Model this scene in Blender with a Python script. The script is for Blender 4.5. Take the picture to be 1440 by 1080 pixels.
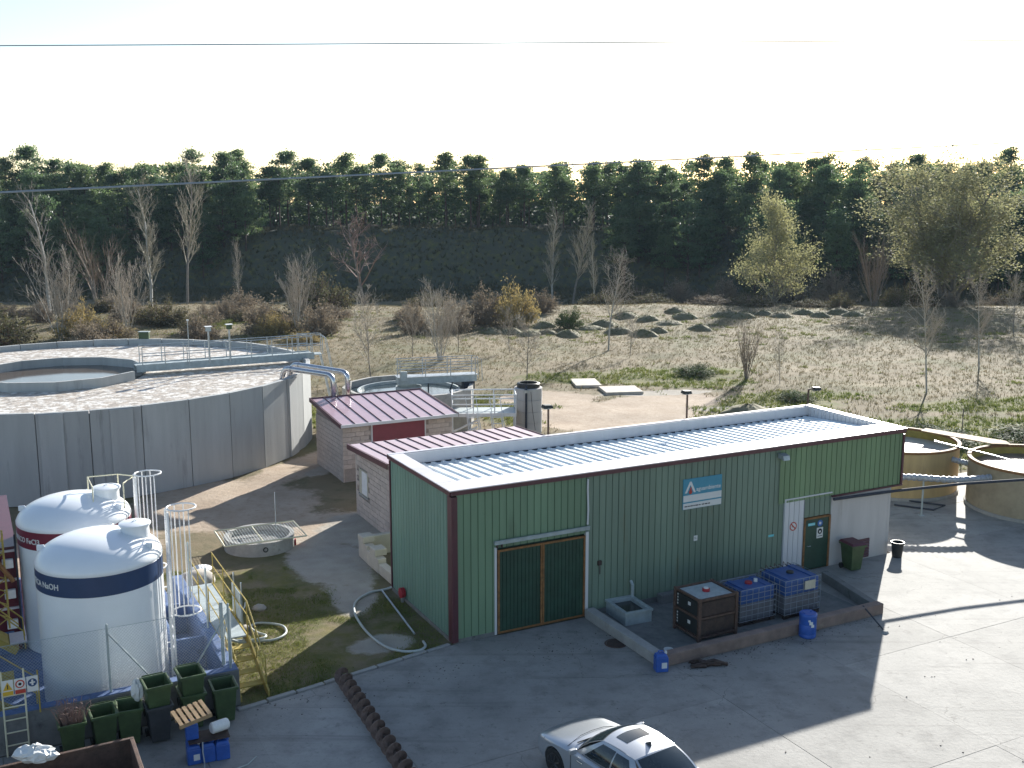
import bpy, bmesh, math, random
import numpy as np
from mathutils import Vector, Matrix
PI = math.pi
R = math.radians
for o in list(bpy.data.objects):
    bpy.data.objects.remove(o)
sc = bpy.context.scene
col = sc.collection

# ---------------------------------------------------------------- camera, sky, sun, exposure
cam_d = bpy.data.cameras.new('camera'); cam = bpy.data.objects.new('camera', cam_d); col.objects.link(cam)
cam.location = (0, 0, 12.3)
cam.rotation_euler = (PI/2 - 0.1763, 0, 0)
cam_d.sensor_width = 36.0; cam_d.lens = 37.5
cam_d.clip_start = 0.1; cam_d.clip_end = 3000
sc.camera = cam
SUN_EL, SUN_AZ = R(19.4), R(22.5)          # azimuth from +Y towards +X
world = bpy.data.worlds.new('World'); sc.world = world; world.use_nodes = True
wn = world.node_tree.nodes; wl = world.node_tree.links
bg = wn['Background']; sky = wn.new('ShaderNodeTexSky'); sky.sky_type = 'NISHITA'; sky.sun_disc = False
sky.sun_elevation = SUN_EL; sky.sun_rotation = SUN_AZ
sky.altitude = 700; sky.air_density = 1.0; sky.dust_density = 1.2; sky.ozone_density = 1.0
wl.new(sky.outputs[0], bg.inputs[0]); bg.inputs[1].default_value = 0.08
sun_d = bpy.data.lights.new('sun', 'SUN'); sun = bpy.data.objects.new('sun', sun_d); col.objects.link(sun)
sun_d.energy = 5.0; sun_d.angle = R(0.5); sun_d.color = (1, .97, .90)
sd = Vector((math.sin(SUN_AZ)*math.cos(SUN_EL), math.cos(SUN_AZ)*math.cos(SUN_EL), math.sin(SUN_EL)))
sun.rotation_euler = sd.to_track_quat('Z', 'Y').to_euler()
sun.location = sd*200
sc.view_settings.view_transform = 'Standard'; sc.view_settings.look = 'None'
sc.view_settings.gamma = 1; sc.view_settings.use_curve_mapping = False
sc.view_settings.exposure = 1.28

# ---------------------------------------------------------------- materials
MATS = {}
def mat(name, c, rough=.7, metal=0., var=.25, scale=3., c2=None, bump=0., bscale=40., spec=.5, streak=False, trans=0., patch=None, coat=0., orand=0.):
    """principled with noise-driven wear; c2 = second colour blended in by large noise; patch=(colour, scale, threshold)"""
    if name in MATS: return MATS[name]
    m = bpy.data.materials.new(name); m.use_nodes = True
    n = m.node_tree.nodes; l = m.node_tree.links; b = n['Principled BSDF']
    tc = n.new('ShaderNodeTexCoord'); src = tc.outputs['Object']
    if streak:
        mp = n.new('ShaderNodeMapping'); mp.inputs['Scale'].default_value = (1, 1, .12); l.new(src, mp.inputs[0]); src = mp.outputs[0]
    nz = n.new('ShaderNodeTexNoise'); nz.inputs['Scale'].default_value = scale; nz.inputs['Detail'].default_value = 6; nz.inputs['Roughness'].default_value = .65
    l.new(src, nz.inputs['Vector'])
    mx = n.new('ShaderNodeMix'); mx.data_type = 'RGBA'
    rmp = n.new('ShaderNodeMapRange'); rmp.inputs[1].default_value = .32; rmp.inputs[2].default_value = .68
    l.new(nz.outputs[0], rmp.inputs[0]); l.new(rmp.outputs[0], mx.inputs[0])
    ca = [x*(1-var) for x in c]; cb = [min(1, x*(1+var*.6)) for x in c] if c2 is None else c2
    if c2 is not None: ca = c
    mx.inputs[6].default_value = (*ca, 1); mx.inputs[7].default_value = (*cb, 1)
    out = mx.outputs[2]
    if patch:
        pc, ps, pt = patch
        n2 = n.new('ShaderNodeTexNoise'); n2.inputs['Scale'].default_value = ps; n2.inputs['Detail'].default_value = 8; n2.inputs['Roughness'].default_value = .7
        l.new(src, n2.inputs['Vector'])
        r2 = n.new('ShaderNodeMapRange'); r2.inputs[1].default_value = pt; r2.inputs[2].default_value = pt+.12; l.new(n2.outputs[0], r2.inputs[0])
        m2 = n.new('ShaderNodeMix'); m2.data_type = 'RGBA'; l.new(r2.outputs[0], m2.inputs[0]); l.new(out, m2.inputs[6]); m2.inputs[7].default_value = (*pc, 1)
        out = m2.outputs[2]
    if orand:
        oi = n.new('ShaderNodeObjectInfo'); hs = n.new('ShaderNodeHueSaturation'); kr = n.new('ShaderNodeMapRange'); kr.inputs[3].default_value = 1-orand; kr.inputs[4].default_value = 1+orand
        l.new(oi.outputs['Random'], kr.inputs[0]); l.new(kr.outputs[0], hs.inputs['Value']); l.new(out, hs.inputs['Color']); out = hs.outputs[0]
    l.new(out, b.inputs['Base Color'])
    b.inputs['Roughness'].default_value = rough; b.inputs['Metallic'].default_value = metal
    b.inputs['Specular IOR Level'].default_value = spec
    if coat: b.inputs['Coat Weight'].default_value = coat; b.inputs['Coat Roughness'].default_value = .08
    if bump:
        n3 = n.new('ShaderNodeTexNoise'); n3.inputs['Scale'].default_value = bscale; n3.inputs['Detail'].default_value = 5; l.new(tc.outputs['Object'], n3.inputs['Vector'])
        bp = n.new('ShaderNodeBump'); bp.inputs['Strength'].default_value = bump; bp.inputs['Distance'].default_value = .03; l.new(n3.outputs[0], bp.inputs['Height']); l.new(bp.outputs[0], b.inputs['Normal'])
    if trans:
        t = n.new('ShaderNodeBsdfTranslucent'); l.new(out, t.inputs['Color']); ms = n.new('ShaderNodeMixShader'); ms.inputs[0].default_value = trans
        l.new(b.outputs[0], ms.inputs[1]); l.new(t.outputs[0], ms.inputs[2]); l.new(ms.outputs[0], n['Material Output'].inputs[0])
    MATS[name] = m
    return m

mat('green_clad', (.165, .225, .17), .5, var=.14, scale=1.2, streak=True, patch=((.15, .125, .06), 1.5, .60), orand=0.07)
mat('green_clad_bay', (.16, .25, .155), .5, var=.14, scale=1.2, streak=True, patch=((.10, .15, .09), .9, .62), orand=0.06)
mat('green_clad_upper', (.165, .25, .13), .5, var=.16, scale=1.2, streak=True, patch=((.09, .15, .08), 1.1, .6), orand=0.07)
mat('green_clad_side', (.155, .26, .205), .45, var=.12, scale=1.2, streak=True, patch=((.08, .17, .12), .9, .62), orand=0.06)
mat('dark_green', (.018, .055, .035), .5, var=.3, scale=2)
mat('red_panel', (.20, .03, .05), .5, var=.12, scale=3)
mat('burgundy', (.085, .02, .03), .42, var=.2, scale=4, spec=.7)
mat('burgundy_roof', (.40, .245, .285), .40, var=.12, scale=3, spec=1., coat=.35, patch=((.33, .19, .215), 1.5, .62))
mat('burgundy_rib', (.09, .025, .035), .5, var=.2)
mat('cap_metal', (.64, .60, .62), .36, .25, var=.10, scale=3, spec=1., orand=0.05)
mat('white_clad', (.62, .61, .62), .5, var=.08, scale=2, streak=True)
mat('galv_roof', (.74, .79, .80), .42, .1, var=.08, scale=2.5, patch=((.60, .68, .71), 1.1, .64))
mat('galv', (.42, .45, .47), .38, .6, var=.2, scale=6)
mat('galv_dull', (.38, .43, .44), .55, .2, var=.2, scale=5)
mat('steel', (.55, .55, .57), .25, .9, var=.15, scale=5)
mat('rust_frame', (.24, .11, .035), .75, var=.4, scale=8, patch=((.33, .22, .08), 6, .6))
mat('rust', (.10, .058, .042), .8, var=.4, scale=7, patch=((.16, .085, .05), 9, .62), bump=.4)
mat('auger_rust', (.17, .115, .095), .6, .3, var=.4, scale=7, patch=((.09, .05, .035), 5, .55))
mat('rust_dark', (.055, .033, .026), .75, var=.45, scale=6, patch=((.12, .06, .035), 7, .62), bump=.3)
mat('plaster', (.50, .47, .45), .85, var=.12, scale=2, streak=True, patch=((.36, .32, .29), 1.6, .63), bump=.2)
mat('concrete_panel', (.38, .39, .385), .85, var=.14, scale=1.4, streak=True, patch=((.23, .235, .23), 1.3, .58), bump=.25, bscale=25, orand=0.07)
mat('concrete', (.34, .33, .31), .88, var=.2, scale=2.5, patch=((.20, .19, .175), 2.2, .6), bump=.35, bscale=30)
mat('concrete_dark', (.17, .17, .165), .88, var=.25, scale=3, patch=((.09, .09, .085), 2.5, .58), bump=.3)
mat('bund_brown', (.22, .16, .135), .88, var=.25, scale=2.5, patch=((.32, .26, .2), 2.2, .6), bump=.35)
mat('block', (.50, .42, .37), .9, var=.14, scale=5, patch=((.40, .33, .28), 3, .6), bump=.4, orand=0.1)
mat('mortar', (.33, .28, .25), .95, var=.15, scale=8)
mat('white_grp', (.80, .82, .84), .32, var=.03, scale=2, coat=.2)
mat('band_blue', (.022, .05, .125), .4, var=.1)
mat('band_red', (.16, .012, .035), .4, var=.1)
mat('blue_paint', (.085, .14, .28), .75, var=.25, scale=3, patch=((.05, .075, .13), 2.2, .55))
mat('red_paint', (.13, .014, .028), .6, var=.3, scale=2.5)
mat('yellow_paint', (.38, .285, .06), .6, var=.25, scale=4, patch=((.30, .22, .06), 4, .6))
mat('cream_paint', (.66, .62, .44), .6, var=.12)
mat('white_paint', (.72, .72, .72), .55, var=.1, scale=5)
mat('bin_green', (.05, .085, .03), .5, var=.3, scale=4)
mat('bin_grey', (.04, .045, .05), .55, var=.3, scale=4)
mat('bin_red', (.10, .022, .035), .5, var=.3, scale=4)
mat('black_plastic', (.015, .017, .017), .5, var=.3)
mat('blue_plastic', (.028, .10, .40), .4, var=.2, scale=4)
mat('blue_ibc', (.03, .085, .27), .45, var=.25, scale=3, patch=((.14, .16, .2), 2.5, .6))
mat('ibc_low', (.13, .13, .15), .55, var=.25, scale=3)
mat('cage', (.28, .31, .35), .5, .4, var=.2, scale=8)
mat('label_white', (.66, .66, .64), .6, var=.05)
mat('label_tan', (.50, .46, .36), .7, var=.15, scale=9)
mat('wood', (.36, .24, .13), .8, var=.3, scale=9)
mat('hose', (.42, .45, .43), .55, var=.1)
mat('dark_pipe', (.04, .045, .06), .85, var=.3, scale=5)
mat('foil', (.42, .44, .48), .5, .4, var=.3, scale=14, bump=.9, bscale=18)
mat('yellow_grp', (.47, .33, .15), .55, var=.2, scale=1.4, streak=True, patch=((.30, .22, .13), 1.5, .6))
mat('tan_grp', (.33, .27, .18), .6, var=.25, scale=1.6, patch=((.14, .11, .08), 1.6, .6))
mat('sludge', (.22, .16, .13), .35, var=.4, scale=1.5, bump=.6, bscale=4)
mat('sky_glare', (.62, .6, .56), .12, var=.1, scale=1, bump=.08, bscale=6)  # pale base colour carries the sky's reflection on the ochre tank liquid
mat('foam', (.42, .35, .28), .5, var=.45, scale=2.6, patch=((.76, .72, .66), 3.0, .47), bump=1.0, bscale=9)
mat('water', (.10, .075, .055), .08, var=.2, scale=1, bump=.04, bscale=5)
mat('clear_water', (.05, .07, .08), .07, var=.2, scale=1, bump=.04, bscale=5)
mat('sign_teal', (.05, .26, .37), .45, var=.06)
mat('sign_teal_light', (.16, .58, .64), .45, var=.06)
mat('sign_navy', (.02, .06, .16), .5, var=.05)
mat('sign_red', (.45, .05, .03), .5, var=.05)
mat('sign_yellow', (.60, .38, .03), .5, var=.05)
mat('sign_blue', (.03, .13, .40), .5, var=.05)
mat('black_ink', (.015, .015, .018), .6, var=.05)
mat('bark_pine', (.09, .055, .04), .9, var=.35, scale=4)
mat('bark_white', (.40, .38, .34), .85, var=.3, scale=3, patch=((.2, .18, .15), 3, .6))
mat('bark_grey', (.20, .175, .15), .9, var=.3, scale=4)
mat('twig_white', (.38, .33, .27), .85, var=.2, scale=.8)
mat('twig_tan', (.32, .285, .215), .85, var=.25, scale=.8)
mat('twig_red', (.27, .18, .15), .85, var=.3, scale=.8)
mat('twig_brown', (.25, .19, .14), .85, var=.3, scale=.8)
mat('pine_leaf', (.075, .13, .05), .5, c2=(.18, .225, .09), scale=.45, trans=.5, orand=0.22)
mat('pine_leaf_b', (.06, .115, .05), .5, c2=(.145, .195, .085), scale=.45, trans=.5, orand=0.22)
mat('bud_leaf', (.36, .34, .16), .7, c2=(.27, .27, .13), scale=.5, trans=.5)
mat('willow_leaf', (.36, .34, .17), .7, c2=(.24, .245, .13), scale=.35, trans=.5)
mat('bush_ochre', (.36, .27, .11), .8, c2=(.24, .20, .085), scale=.7, trans=.35)
mat('bush_brown', (.26, .205, .15), .85, c2=(.165, .14, .095), scale=.6, trans=.3, orand=0.2)
mat('bush_green', (.045, .085, .025), .8, c2=(.09, .12, .035), scale=.9, trans=.2)
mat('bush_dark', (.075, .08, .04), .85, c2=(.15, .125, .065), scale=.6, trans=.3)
mat('grass_green', (.115, .16, .03), .75, c2=(.215, .215, .06), scale=.5, trans=.3)
mat('grass_dry', (.27, .215, .13), .85, c2=(.18, .155, .08), scale=.15, trans=.25)
mat('mound', (.15, .14, .07), .9, c2=(.23, .19, .12), scale=1.2, bump=.6, bscale=6)
mat('silver', (.46, .48, .51), .30, .6, var=.03, coat=.7)
mat('car_glass', (.02, .03, .035), .05, var=.1, spec=.9)
mat('tyre', (.015, .015, .016), .8, var=.2)
mat('rim', (.07, .075, .08), .35, .7, var=.2)
mat('chrome', (.75, .76, .78), .12, 1., var=.05)
mat('head_lamp', (.35, .38, .42), .1, .3, var=.1, coat=1)
mat('tail_lamp', (.30, .01, .015), .2, var=.1)
mat('cable', (.26, .31, .37), .5, var=.1)
mat('stone', (.36, .33, .29), .9, var=.2, scale=4, bump=.4)
mat('bag_white', (.72, .72, .70), .5, var=.12, scale=6)
mat('slab_pale', (.52, .46, .38), .9, var=.15, scale=2)
mat('liquid_dark', (.03, .03, .03), .2, var=.2)
mat('red_plastic', (.35, .02, .03), .5, var=.1)

def yard_material():
    m = bpy.data.materials.new('yard_concrete'); m.use_nodes = True; n = m.node_tree.nodes; l = m.node_tree.links; b = n['Principled BSDF']
    g = n.new('ShaderNodeNewGeometry')
    def noise(s, d=8, r=.65):
        z = n.new('ShaderNodeTexNoise'); z.inputs['Scale'].default_value = s; z.inputs['Detail'].default_value = d; z.inputs['Roughness'].default_value = r
        l.new(g.outputs['Position'], z.inputs['Vector']); return z.outputs[0]
    def ramp(s, a, c):
        k = n.new('ShaderNodeMapRange'); k.inputs[1].default_value = a; k.inputs[2].default_value = c; l.new(s, k.inputs[0]); return k.outputs[0]
    def mix(f, a, c, amt=1.):
        k = n.new('ShaderNodeMix'); k.data_type = 'RGBA'
        if amt < 1:
            q = n.new('ShaderNodeMath'); q.operation = 'MULTIPLY'; q.inputs[1].default_value = amt; l.new(f, q.inputs[0]); f = q.outputs[0]
        l.new(f, k.inputs[0])
        for i, x in ((6, a), (7, c)):
            if isinstance(x, tuple): k.inputs[i].default_value = (*x, 1)
            else: l.new(x, k.inputs[i])
        return k.outputs[2]
    c = mix(ramp(noise(.35), .35, .65), (.26, .25, .232), (.345, .33, .305))
    c = mix(ramp(noise(1.3), .48, .72), c, (.185, .178, .167), .8)
    c = mix(ramp(noise(3.5, 8, .75), .56, .72), c, (.115, .108, .10), .7)
    c = mix(ramp(noise(14, 4), .58, .8), c, (.09, .083, .076), .5)
    c = mix(ramp(noise(2.2, 10, .8), .62, .70), c, (.43, .41, .385), .5)
    c = mix(ramp(noise(.55, 12, .82), .60, .66), c, (.10, .092, .085), .75)
    vo = n.new('ShaderNodeTexVoronoi'); vo.feature = 'DISTANCE_TO_EDGE'; vo.inputs['Scale'].default_value = .33
    nw = n.new('ShaderNodeTexNoise'); nw.inputs['Scale'].default_value = 1.1; nw.inputs['Detail'].default_value = 8; l.new(g.outputs['Position'], nw.inputs['Vector'])
    ad = n.new('ShaderNodeVectorMath'); ad.operation = 'ADD'; l.new(g.outputs['Position'], ad.inputs[0]); l.new(nw.outputs['Color'], ad.inputs[1]); l.new(ad.outputs[0], vo.inputs['Vector'])
    mk = n.new('ShaderNodeMath'); mk.operation = 'MULTIPLY'; l.new(ramp(vo.outputs['Distance'], .004, .0015), mk.inputs[0]); l.new(ramp(noise(.22, 3), .52, .60), mk.inputs[1])
    c = mix(mk.outputs[0], c, (.08, .075, .07), .6)
    mp = n.new('ShaderNodeMapping'); mp.inputs['Rotation'].default_value = (0, 0, -.25); mp.inputs['Scale'].default_value = (.10, 2.4, 1); l.new(g.outputs['Position'], mp.inputs[0])
    ns = n.new('ShaderNodeTexNoise'); ns.inputs['Scale'].default_value = 1.0; ns.inputs['Detail'].default_value = 7; ns.inputs['Roughness'].default_value = .7; ns.inputs['Distortion'].default_value = .6; l.new(mp.outputs[0], ns.inputs['Vector'])
    c = mix(ramp(ns.outputs[0], .55, .72), c, (.12, .112, .105), .55)
    oi = n.new('ShaderNodeObjectInfo')
    v = n.new('ShaderNodeHueSaturation'); k = n.new('ShaderNodeMapRange'); k.inputs[3].default_value = .9; k.inputs[4].default_value = 1.08
    l.new(oi.outputs['Random'], k.inputs[0]); l.new(k.outputs[0], v.inputs['Value']); l.new(c, v.inputs['Color'])
    l.new(v.outputs[0], b.inputs['Base Color']); b.inputs['Roughness'].default_value = .8; b.inputs['Specular IOR Level'].default_value = .35
    bp = n.new('ShaderNodeBump'); bp.inputs['Strength'].default_value = .35; bp.inputs['Distance'].default_value = .03; l.new(noise(9), bp.inputs['Height']); l.new(bp.outputs[0], b.inputs['Normal'])
    MATS['yard'] = m
yard_material()

def ground_material():
    m = bpy.data.materials.new('ground_mix'); m.use_nodes = True; n = m.node_tree.nodes; l = m.node_tree.links; b = n['Principled BSDF']
    g = n.new('ShaderNodeNewGeometry'); at = n.new('ShaderNodeAttribute'); at.attribute_name = 'cover'
    sp = n.new('ShaderNodeSeparateColor'); l.new(at.outputs['Color'], sp.inputs[0])
    def noise(s, d=8, r=.65):
        z = n.new('ShaderNodeTexNoise'); z.inputs['Scale'].default_value = s; z.inputs['Detail'].default_value = d; z.inputs['Roughness'].default_value = r
        l.new(g.outputs['Position'], z.inputs['Vector']); return z.outputs[0]
    def ramp(s, a, c):
        k = n.new('ShaderNodeMapRange'); k.inputs[1].default_value = a; k.inputs[2].default_value = c; l.new(s, k.inputs[0]); return k.outputs[0]
    def mix(f, a, c):
        k = n.new('ShaderNodeMix'); k.data_type = 'RGBA'; l.new(f, k.inputs[0])
        for i, x in ((6, a), (7, c)):
            if isinstance(x, tuple): k.inputs[i].default_value = (*x, 1)
            else: l.new(x, k.inputs[i])
        return k.outputs[2]
    def add(a, s, amt):
        q = n.new('ShaderNodeMath'); q.operation = 'MULTIPLY_ADD'; q.inputs[1].default_value = amt; l.new(s, q.inputs[0]); l.new(a, q.inputs[2]); return q.outputs[0]
    dry = mix(ramp(noise(.09), .35, .65), (.17, .135, .078), (.235, .185, .115))
    dry = mix(ramp(noise(.16, 6, .7), .48, .62), dry, (.135, .128, .062))
    dry = mix(ramp(noise(.8, 10, .75), .5, .68), dry, (.125, .115, .06))
    dry = mix(ramp(noise(3, 8, .8), .58, .9), dry, (.29, .235, .165))
    grn = mix(ramp(noise(1.1), .35, .65), (.175, .15, .05), (.085, .10, .028))
    grn = mix(ramp(noise(5, 8, .8), .55, .75), grn, (.25, .195, .11))
    dirt = mix(ramp(noise(.6), .35, .65), (.37, .285, .21), (.46, .37, .285))
    dirt = mix(ramp(noise(3.5, 8, .75), .52, .72), dirt, (.29, .21, .145))
    pale = mix(ramp(noise(1.5), .35, .65), (.34, .30, .25), (.42, .38, .32))
    pale = mix(ramp(noise(6, 8, .75), .55, .75), pale, (.25, .22, .18))
    nz = noise(.9, 10, .75)
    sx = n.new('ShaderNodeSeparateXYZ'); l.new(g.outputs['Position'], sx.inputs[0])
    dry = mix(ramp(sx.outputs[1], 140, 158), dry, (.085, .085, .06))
    c = mix(ramp(add(sp.outputs['Green'], nz, .9), .88, 1.02), dry, grn)
    c = mix(ramp(add(sp.outputs['Red'], nz, .9), .88, 1.02), c, dirt)
    c = mix(ramp(add(sp.outputs['Blue'], nz, .9), .88, 1.02), c, pale)
    l.new(c, b.inputs['Base Color']); b.inputs['Roughness'].default_value = .95; b.inputs['Specular IOR Level'].default_value = .2
    bp = n.new('ShaderNodeBump'); bp.inputs['Strength'].default_value = .5; bp.inputs['Distance'].default_value = .1; l.new(noise(4, 8, .75), bp.inputs['Height']); l.new(bp.outputs[0], b.inputs['Normal'])
    MATS['ground'] = m
ground_material()

# ---------------------------------------------------------------- mesh helpers
class MB:
    def __init__(s): s.v = []; s.f = []; s.mi = []
    def add(s, vs, fs, mi=0):
        o = len(s.v); s.v += [tuple(p) for p in vs]; s.f += [tuple(i+o for i in f) for f in fs]; s.mi += [mi]*len(fs); return s
    def box(s, x0, x1, y0, y1, z0, z1, mi=0):
        return s.add([(x0,y0,z0),(x1,y0,z0),(x1,y1,z0),(x0,y1,z0),(x0,y0,z1),(x1,y0,z1),(x1,y1,z1),(x0,y1,z1)],
                     [(0,3,2,1),(4,5,6,7),(0,1,5,4),(1,2,6,5),(2,3,7,6),(3,0,4,7)], mi)
    def hexa(s, p, mi=0):      # 8 points, bottom loop then top loop
        return s.add(p, [(0,3,2,1),(4,5,6,7),(0,1,5,4),(1,2,6,5),(2,3,7,6),(3,0,4,7)], mi)
    def prism(s, poly, z0, z1, mi=0):
        n = len(poly); vs = [(x,y,z0) for x,y in poly]+[(x,y,z1) for x,y in poly]
        return s.add(vs, [tuple(range(n-1,-1,-1)), tuple(range(n,2*n))]+[(i,(i+1)%n,n+(i+1)%n,n+i) for i in range(n)], mi)
    def tube(s, path, r, n=6, mi=0, cap=True, r2=None):
        P = [Vector(p) for p in path]; k = len(P); rings = []
        nrm = None
        for i in range(k):
            d = (P[min(i+1,k-1)]-P[max(i-1,0)])
            if d.length < 1e-9: d = Vector((0,0,1))
            d.normalize()
            if nrm is None:
                a = Vector((0,0,1)) if abs(d.z) < .9 else Vector((1,0,0)); nrm = d.cross(a).normalized()
            else:
                nrm = (nrm - d*nrm.dot(d)); nrm = nrm.normalized() if nrm.length > 1e-6 else d.orthogonal().normalized()
            b = d.cross(nrm); rr = r if r2 is None else r+(r2-r)*i/(k-1)
            rings.append([P[i]+(nrm*math.cos(2*PI*j/n)+b*math.sin(2*PI*j/n))*rr for j in range(n)])
        vs = [p for q in rings for p in q]
        fs = [(i*n+j, i*n+(j+1)%n, (i+1)*n+(j+1)%n, (i+1)*n+j) for i in range(k-1) for j in range(n)]
        if cap: fs += [tuple(range(n-1,-1,-1)), tuple((k-1)*n+j for j in range(n))]
        return s.add(vs, fs, mi)
    def lathe(s, prof, n=32, c=(0,0), mi=0, closed=False):
        vs = []; m = len(prof)
        for r, z in prof:
            for j in range(n):
                a = 2*PI*j/n; vs.append((c[0]+r*math.cos(a), c[1]+r*math.sin(a), z))
        fs = []
        for i in range(m if closed else m-1):
            i2 = (i+1) % m
            for j in range(n):
                fs.append((i*n+j, i*n+(j+1)%n, i2*n+(j+1)%n, i2*n+j))
        return s.add(vs, fs, mi)
    def disc(s, c, r, z, n=32, mi=0):
        vs = [(c[0]+r*math.cos(2*PI*j/n), c[1]+r*math.sin(2*PI*j/n), z) for j in range(n)]
        return s.add(vs, [tuple(range(n))], mi)
    def quad(s, a, b, c, d, mi=0): return s.add([a,b,c,d], [(0,1,2,3)], mi)
    def mesh(s, name, mats, smooth=False):
        me = bpy.data.meshes.new(name); me.from_pydata([tuple(p) for p in s.v], [], s.f)
        for m in ([mats] if isinstance(mats, str) else mats): me.materials.append(MATS[m])
        if len(me.materials) > 1: me.polygons.foreach_set('material_index', s.mi)
        if smooth: me.shade_smooth()
        me.update(); return me
    def build(s, name, mats, parent=None, smooth=False, bevel=0., auto=None):
        return link(name, s.mesh(name, mats, smooth), parent, bevel, auto)

def link(name, me, parent=None, bevel=0., auto=None):
    o = bpy.data.objects.new(name, me); col.objects.link(o)
    if parent is not None: o.parent = parent
    if bevel:
        b = o.modifiers.new('bevel', 'BEVEL'); b.width = bevel; b.segments = 2; b.limit_method = 'ANGLE'; b.angle_limit = R(40)
    if auto:
        smooth_by_angle(me, auto)
    return o
def smooth_by_angle(me, ang):
    bm = bmesh.new(); bm.from_mesh(me)
    for f in bm.faces: f.smooth = True
    for e in bm.edges:
        if len(e.link_faces) != 2 or e.calc_face_angle(0) > R(ang): e.smooth = False
    bm.to_mesh(me); bm.free()
def tag(o, label=None, cat=None, group=None, kind=None):
    if label: o['label'] = label
    if cat: o['category'] = cat
    if group: o['group'] = group
    if kind: o['kind'] = kind
    return o
def thing(name, label, cat, loc=(0,0,0), rz=0, group=None):
    o = bpy.data.objects.new(name, None); col.objects.link(o); o.location = loc; o.rotation_euler = (0,0,rz); o.empty_display_size = .2
    return tag(o, label, cat, group)
def copy_thing(root, loc, rz, label=None, scale=None):
    r = root.copy(); col.objects.link(r); r.location = loc; r.rotation_euler = (0,0,rz)
    if label: r['label'] = label
    if scale: r.scale = scale if isinstance(scale, tuple) else (scale,)*3
    for ch in root.children:
        c = ch.copy(); col.objects.link(c); c.parent = r
        for gch in ch.children:
            d = gch.copy(); col.objects.link(d); d.parent = c
    return r
def text_mesh(body, size, name, mname, parent, loc, rot, bold=0.0, extrude=.002):
    cu = bpy.data.curves.new(name, 'FONT'); cu.body = body; cu.size = size; cu.extrude = extrude; cu.offset = bold; cu.align_x = 'LEFT'; cu.resolution_u = 3
    tmp = bpy.data.objects.new('tmp', cu); col.objects.link(tmp)
    dg = bpy.context.evaluated_depsgraph_get(); me = bpy.data.meshes.new_from_object(tmp.evaluated_get(dg)); bpy.data.objects.remove(tmp)
    me.materials.clear(); me.materials.append(MATS[mname])
    o = bpy.data.objects.new(name, me); col.objects.link(o); o.parent = parent; o.location = loc; o.rotation_euler = rot
    return o

# shed frame: u along the long front of the green shed, v towards its back
TH = .4778; AX, AY = -1.64, 27.88
CU, SU = math.cos(TH), math.sin(TH)
def S(u, v, z=0): return (AX+CU*u-SU*v, AY+SU*u+CU*v, z)
rnd = random.Random(7)

# ---------------------------------------------------------------- terrain
def sstep(a, b, x):
    t = np.clip((x-a)/(b-a), 0, 1); return t*t*(3-2*t)
def vnoise(x, y, s, seed=0):
    x = x/s; y = y/s; xi = np.floor(x); yi = np.floor(y); fx = x-xi; fy = y-yi
    fx = fx*fx*(3-2*fx); fy = fy*fy*(3-2*fy)
    def h(a, b):
        q = np.sin(a*127.1+b*311.7+seed*17.3)*43758.5453; return q-np.floor(q)
    return (h(xi,yi)*(1-fx)+h(xi+1,yi)*fx)*(1-fy)+(h(xi,yi+1)*(1-fx)+h(xi+1,yi+1)*fx)*fy
def height(x, y):
    x = np.asarray(x, float); y = np.asarray(y, float)
    y0 = 166 - 18*sstep(22, 45, x) - 12*sstep(-45, -70, x)
    ln = 11 + 22*sstep(22, 45, x) + 16*sstep(-45, -70, x)
    wob = (vnoise(x, y, 14, 3)-.5)*3
    z = -2.4*sstep(116, 140, y) + sstep(y0+wob, y0+ln+wob, y)*(9.0) + 1.5*sstep(185, 330, y)
    rough = sstep(58, 80, y)
    z = z + rough*((vnoise(x, y, 9, 1)-.5)*.5 + (vnoise(x, y, 2.7, 2)-.5)*.22) + sstep(120, 160, y)*(vnoise(x, y, 5, 5)-.5)*.9
    z = z + sstep(34, 44, y)*(1-rough)*(vnoise(x, y, 2.2, 8)-.5)*.10
    return z
def uv(x, y):
    dx = x-AX; dy = y-AY; return dx*CU+dy*SU, -dx*SU+dy*CU
def blob(x, y, cx, cy, rx, ry, rot=0.):
    dx = x-cx; dy = y-cy; c, s = math.cos(rot), math.sin(rot)
    a = (dx*c+dy*s)/rx; b = (-dx*s+dy*c)/ry
    return np.clip(1.35-np.sqrt(a*a+b*b), 0, 1)
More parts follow.
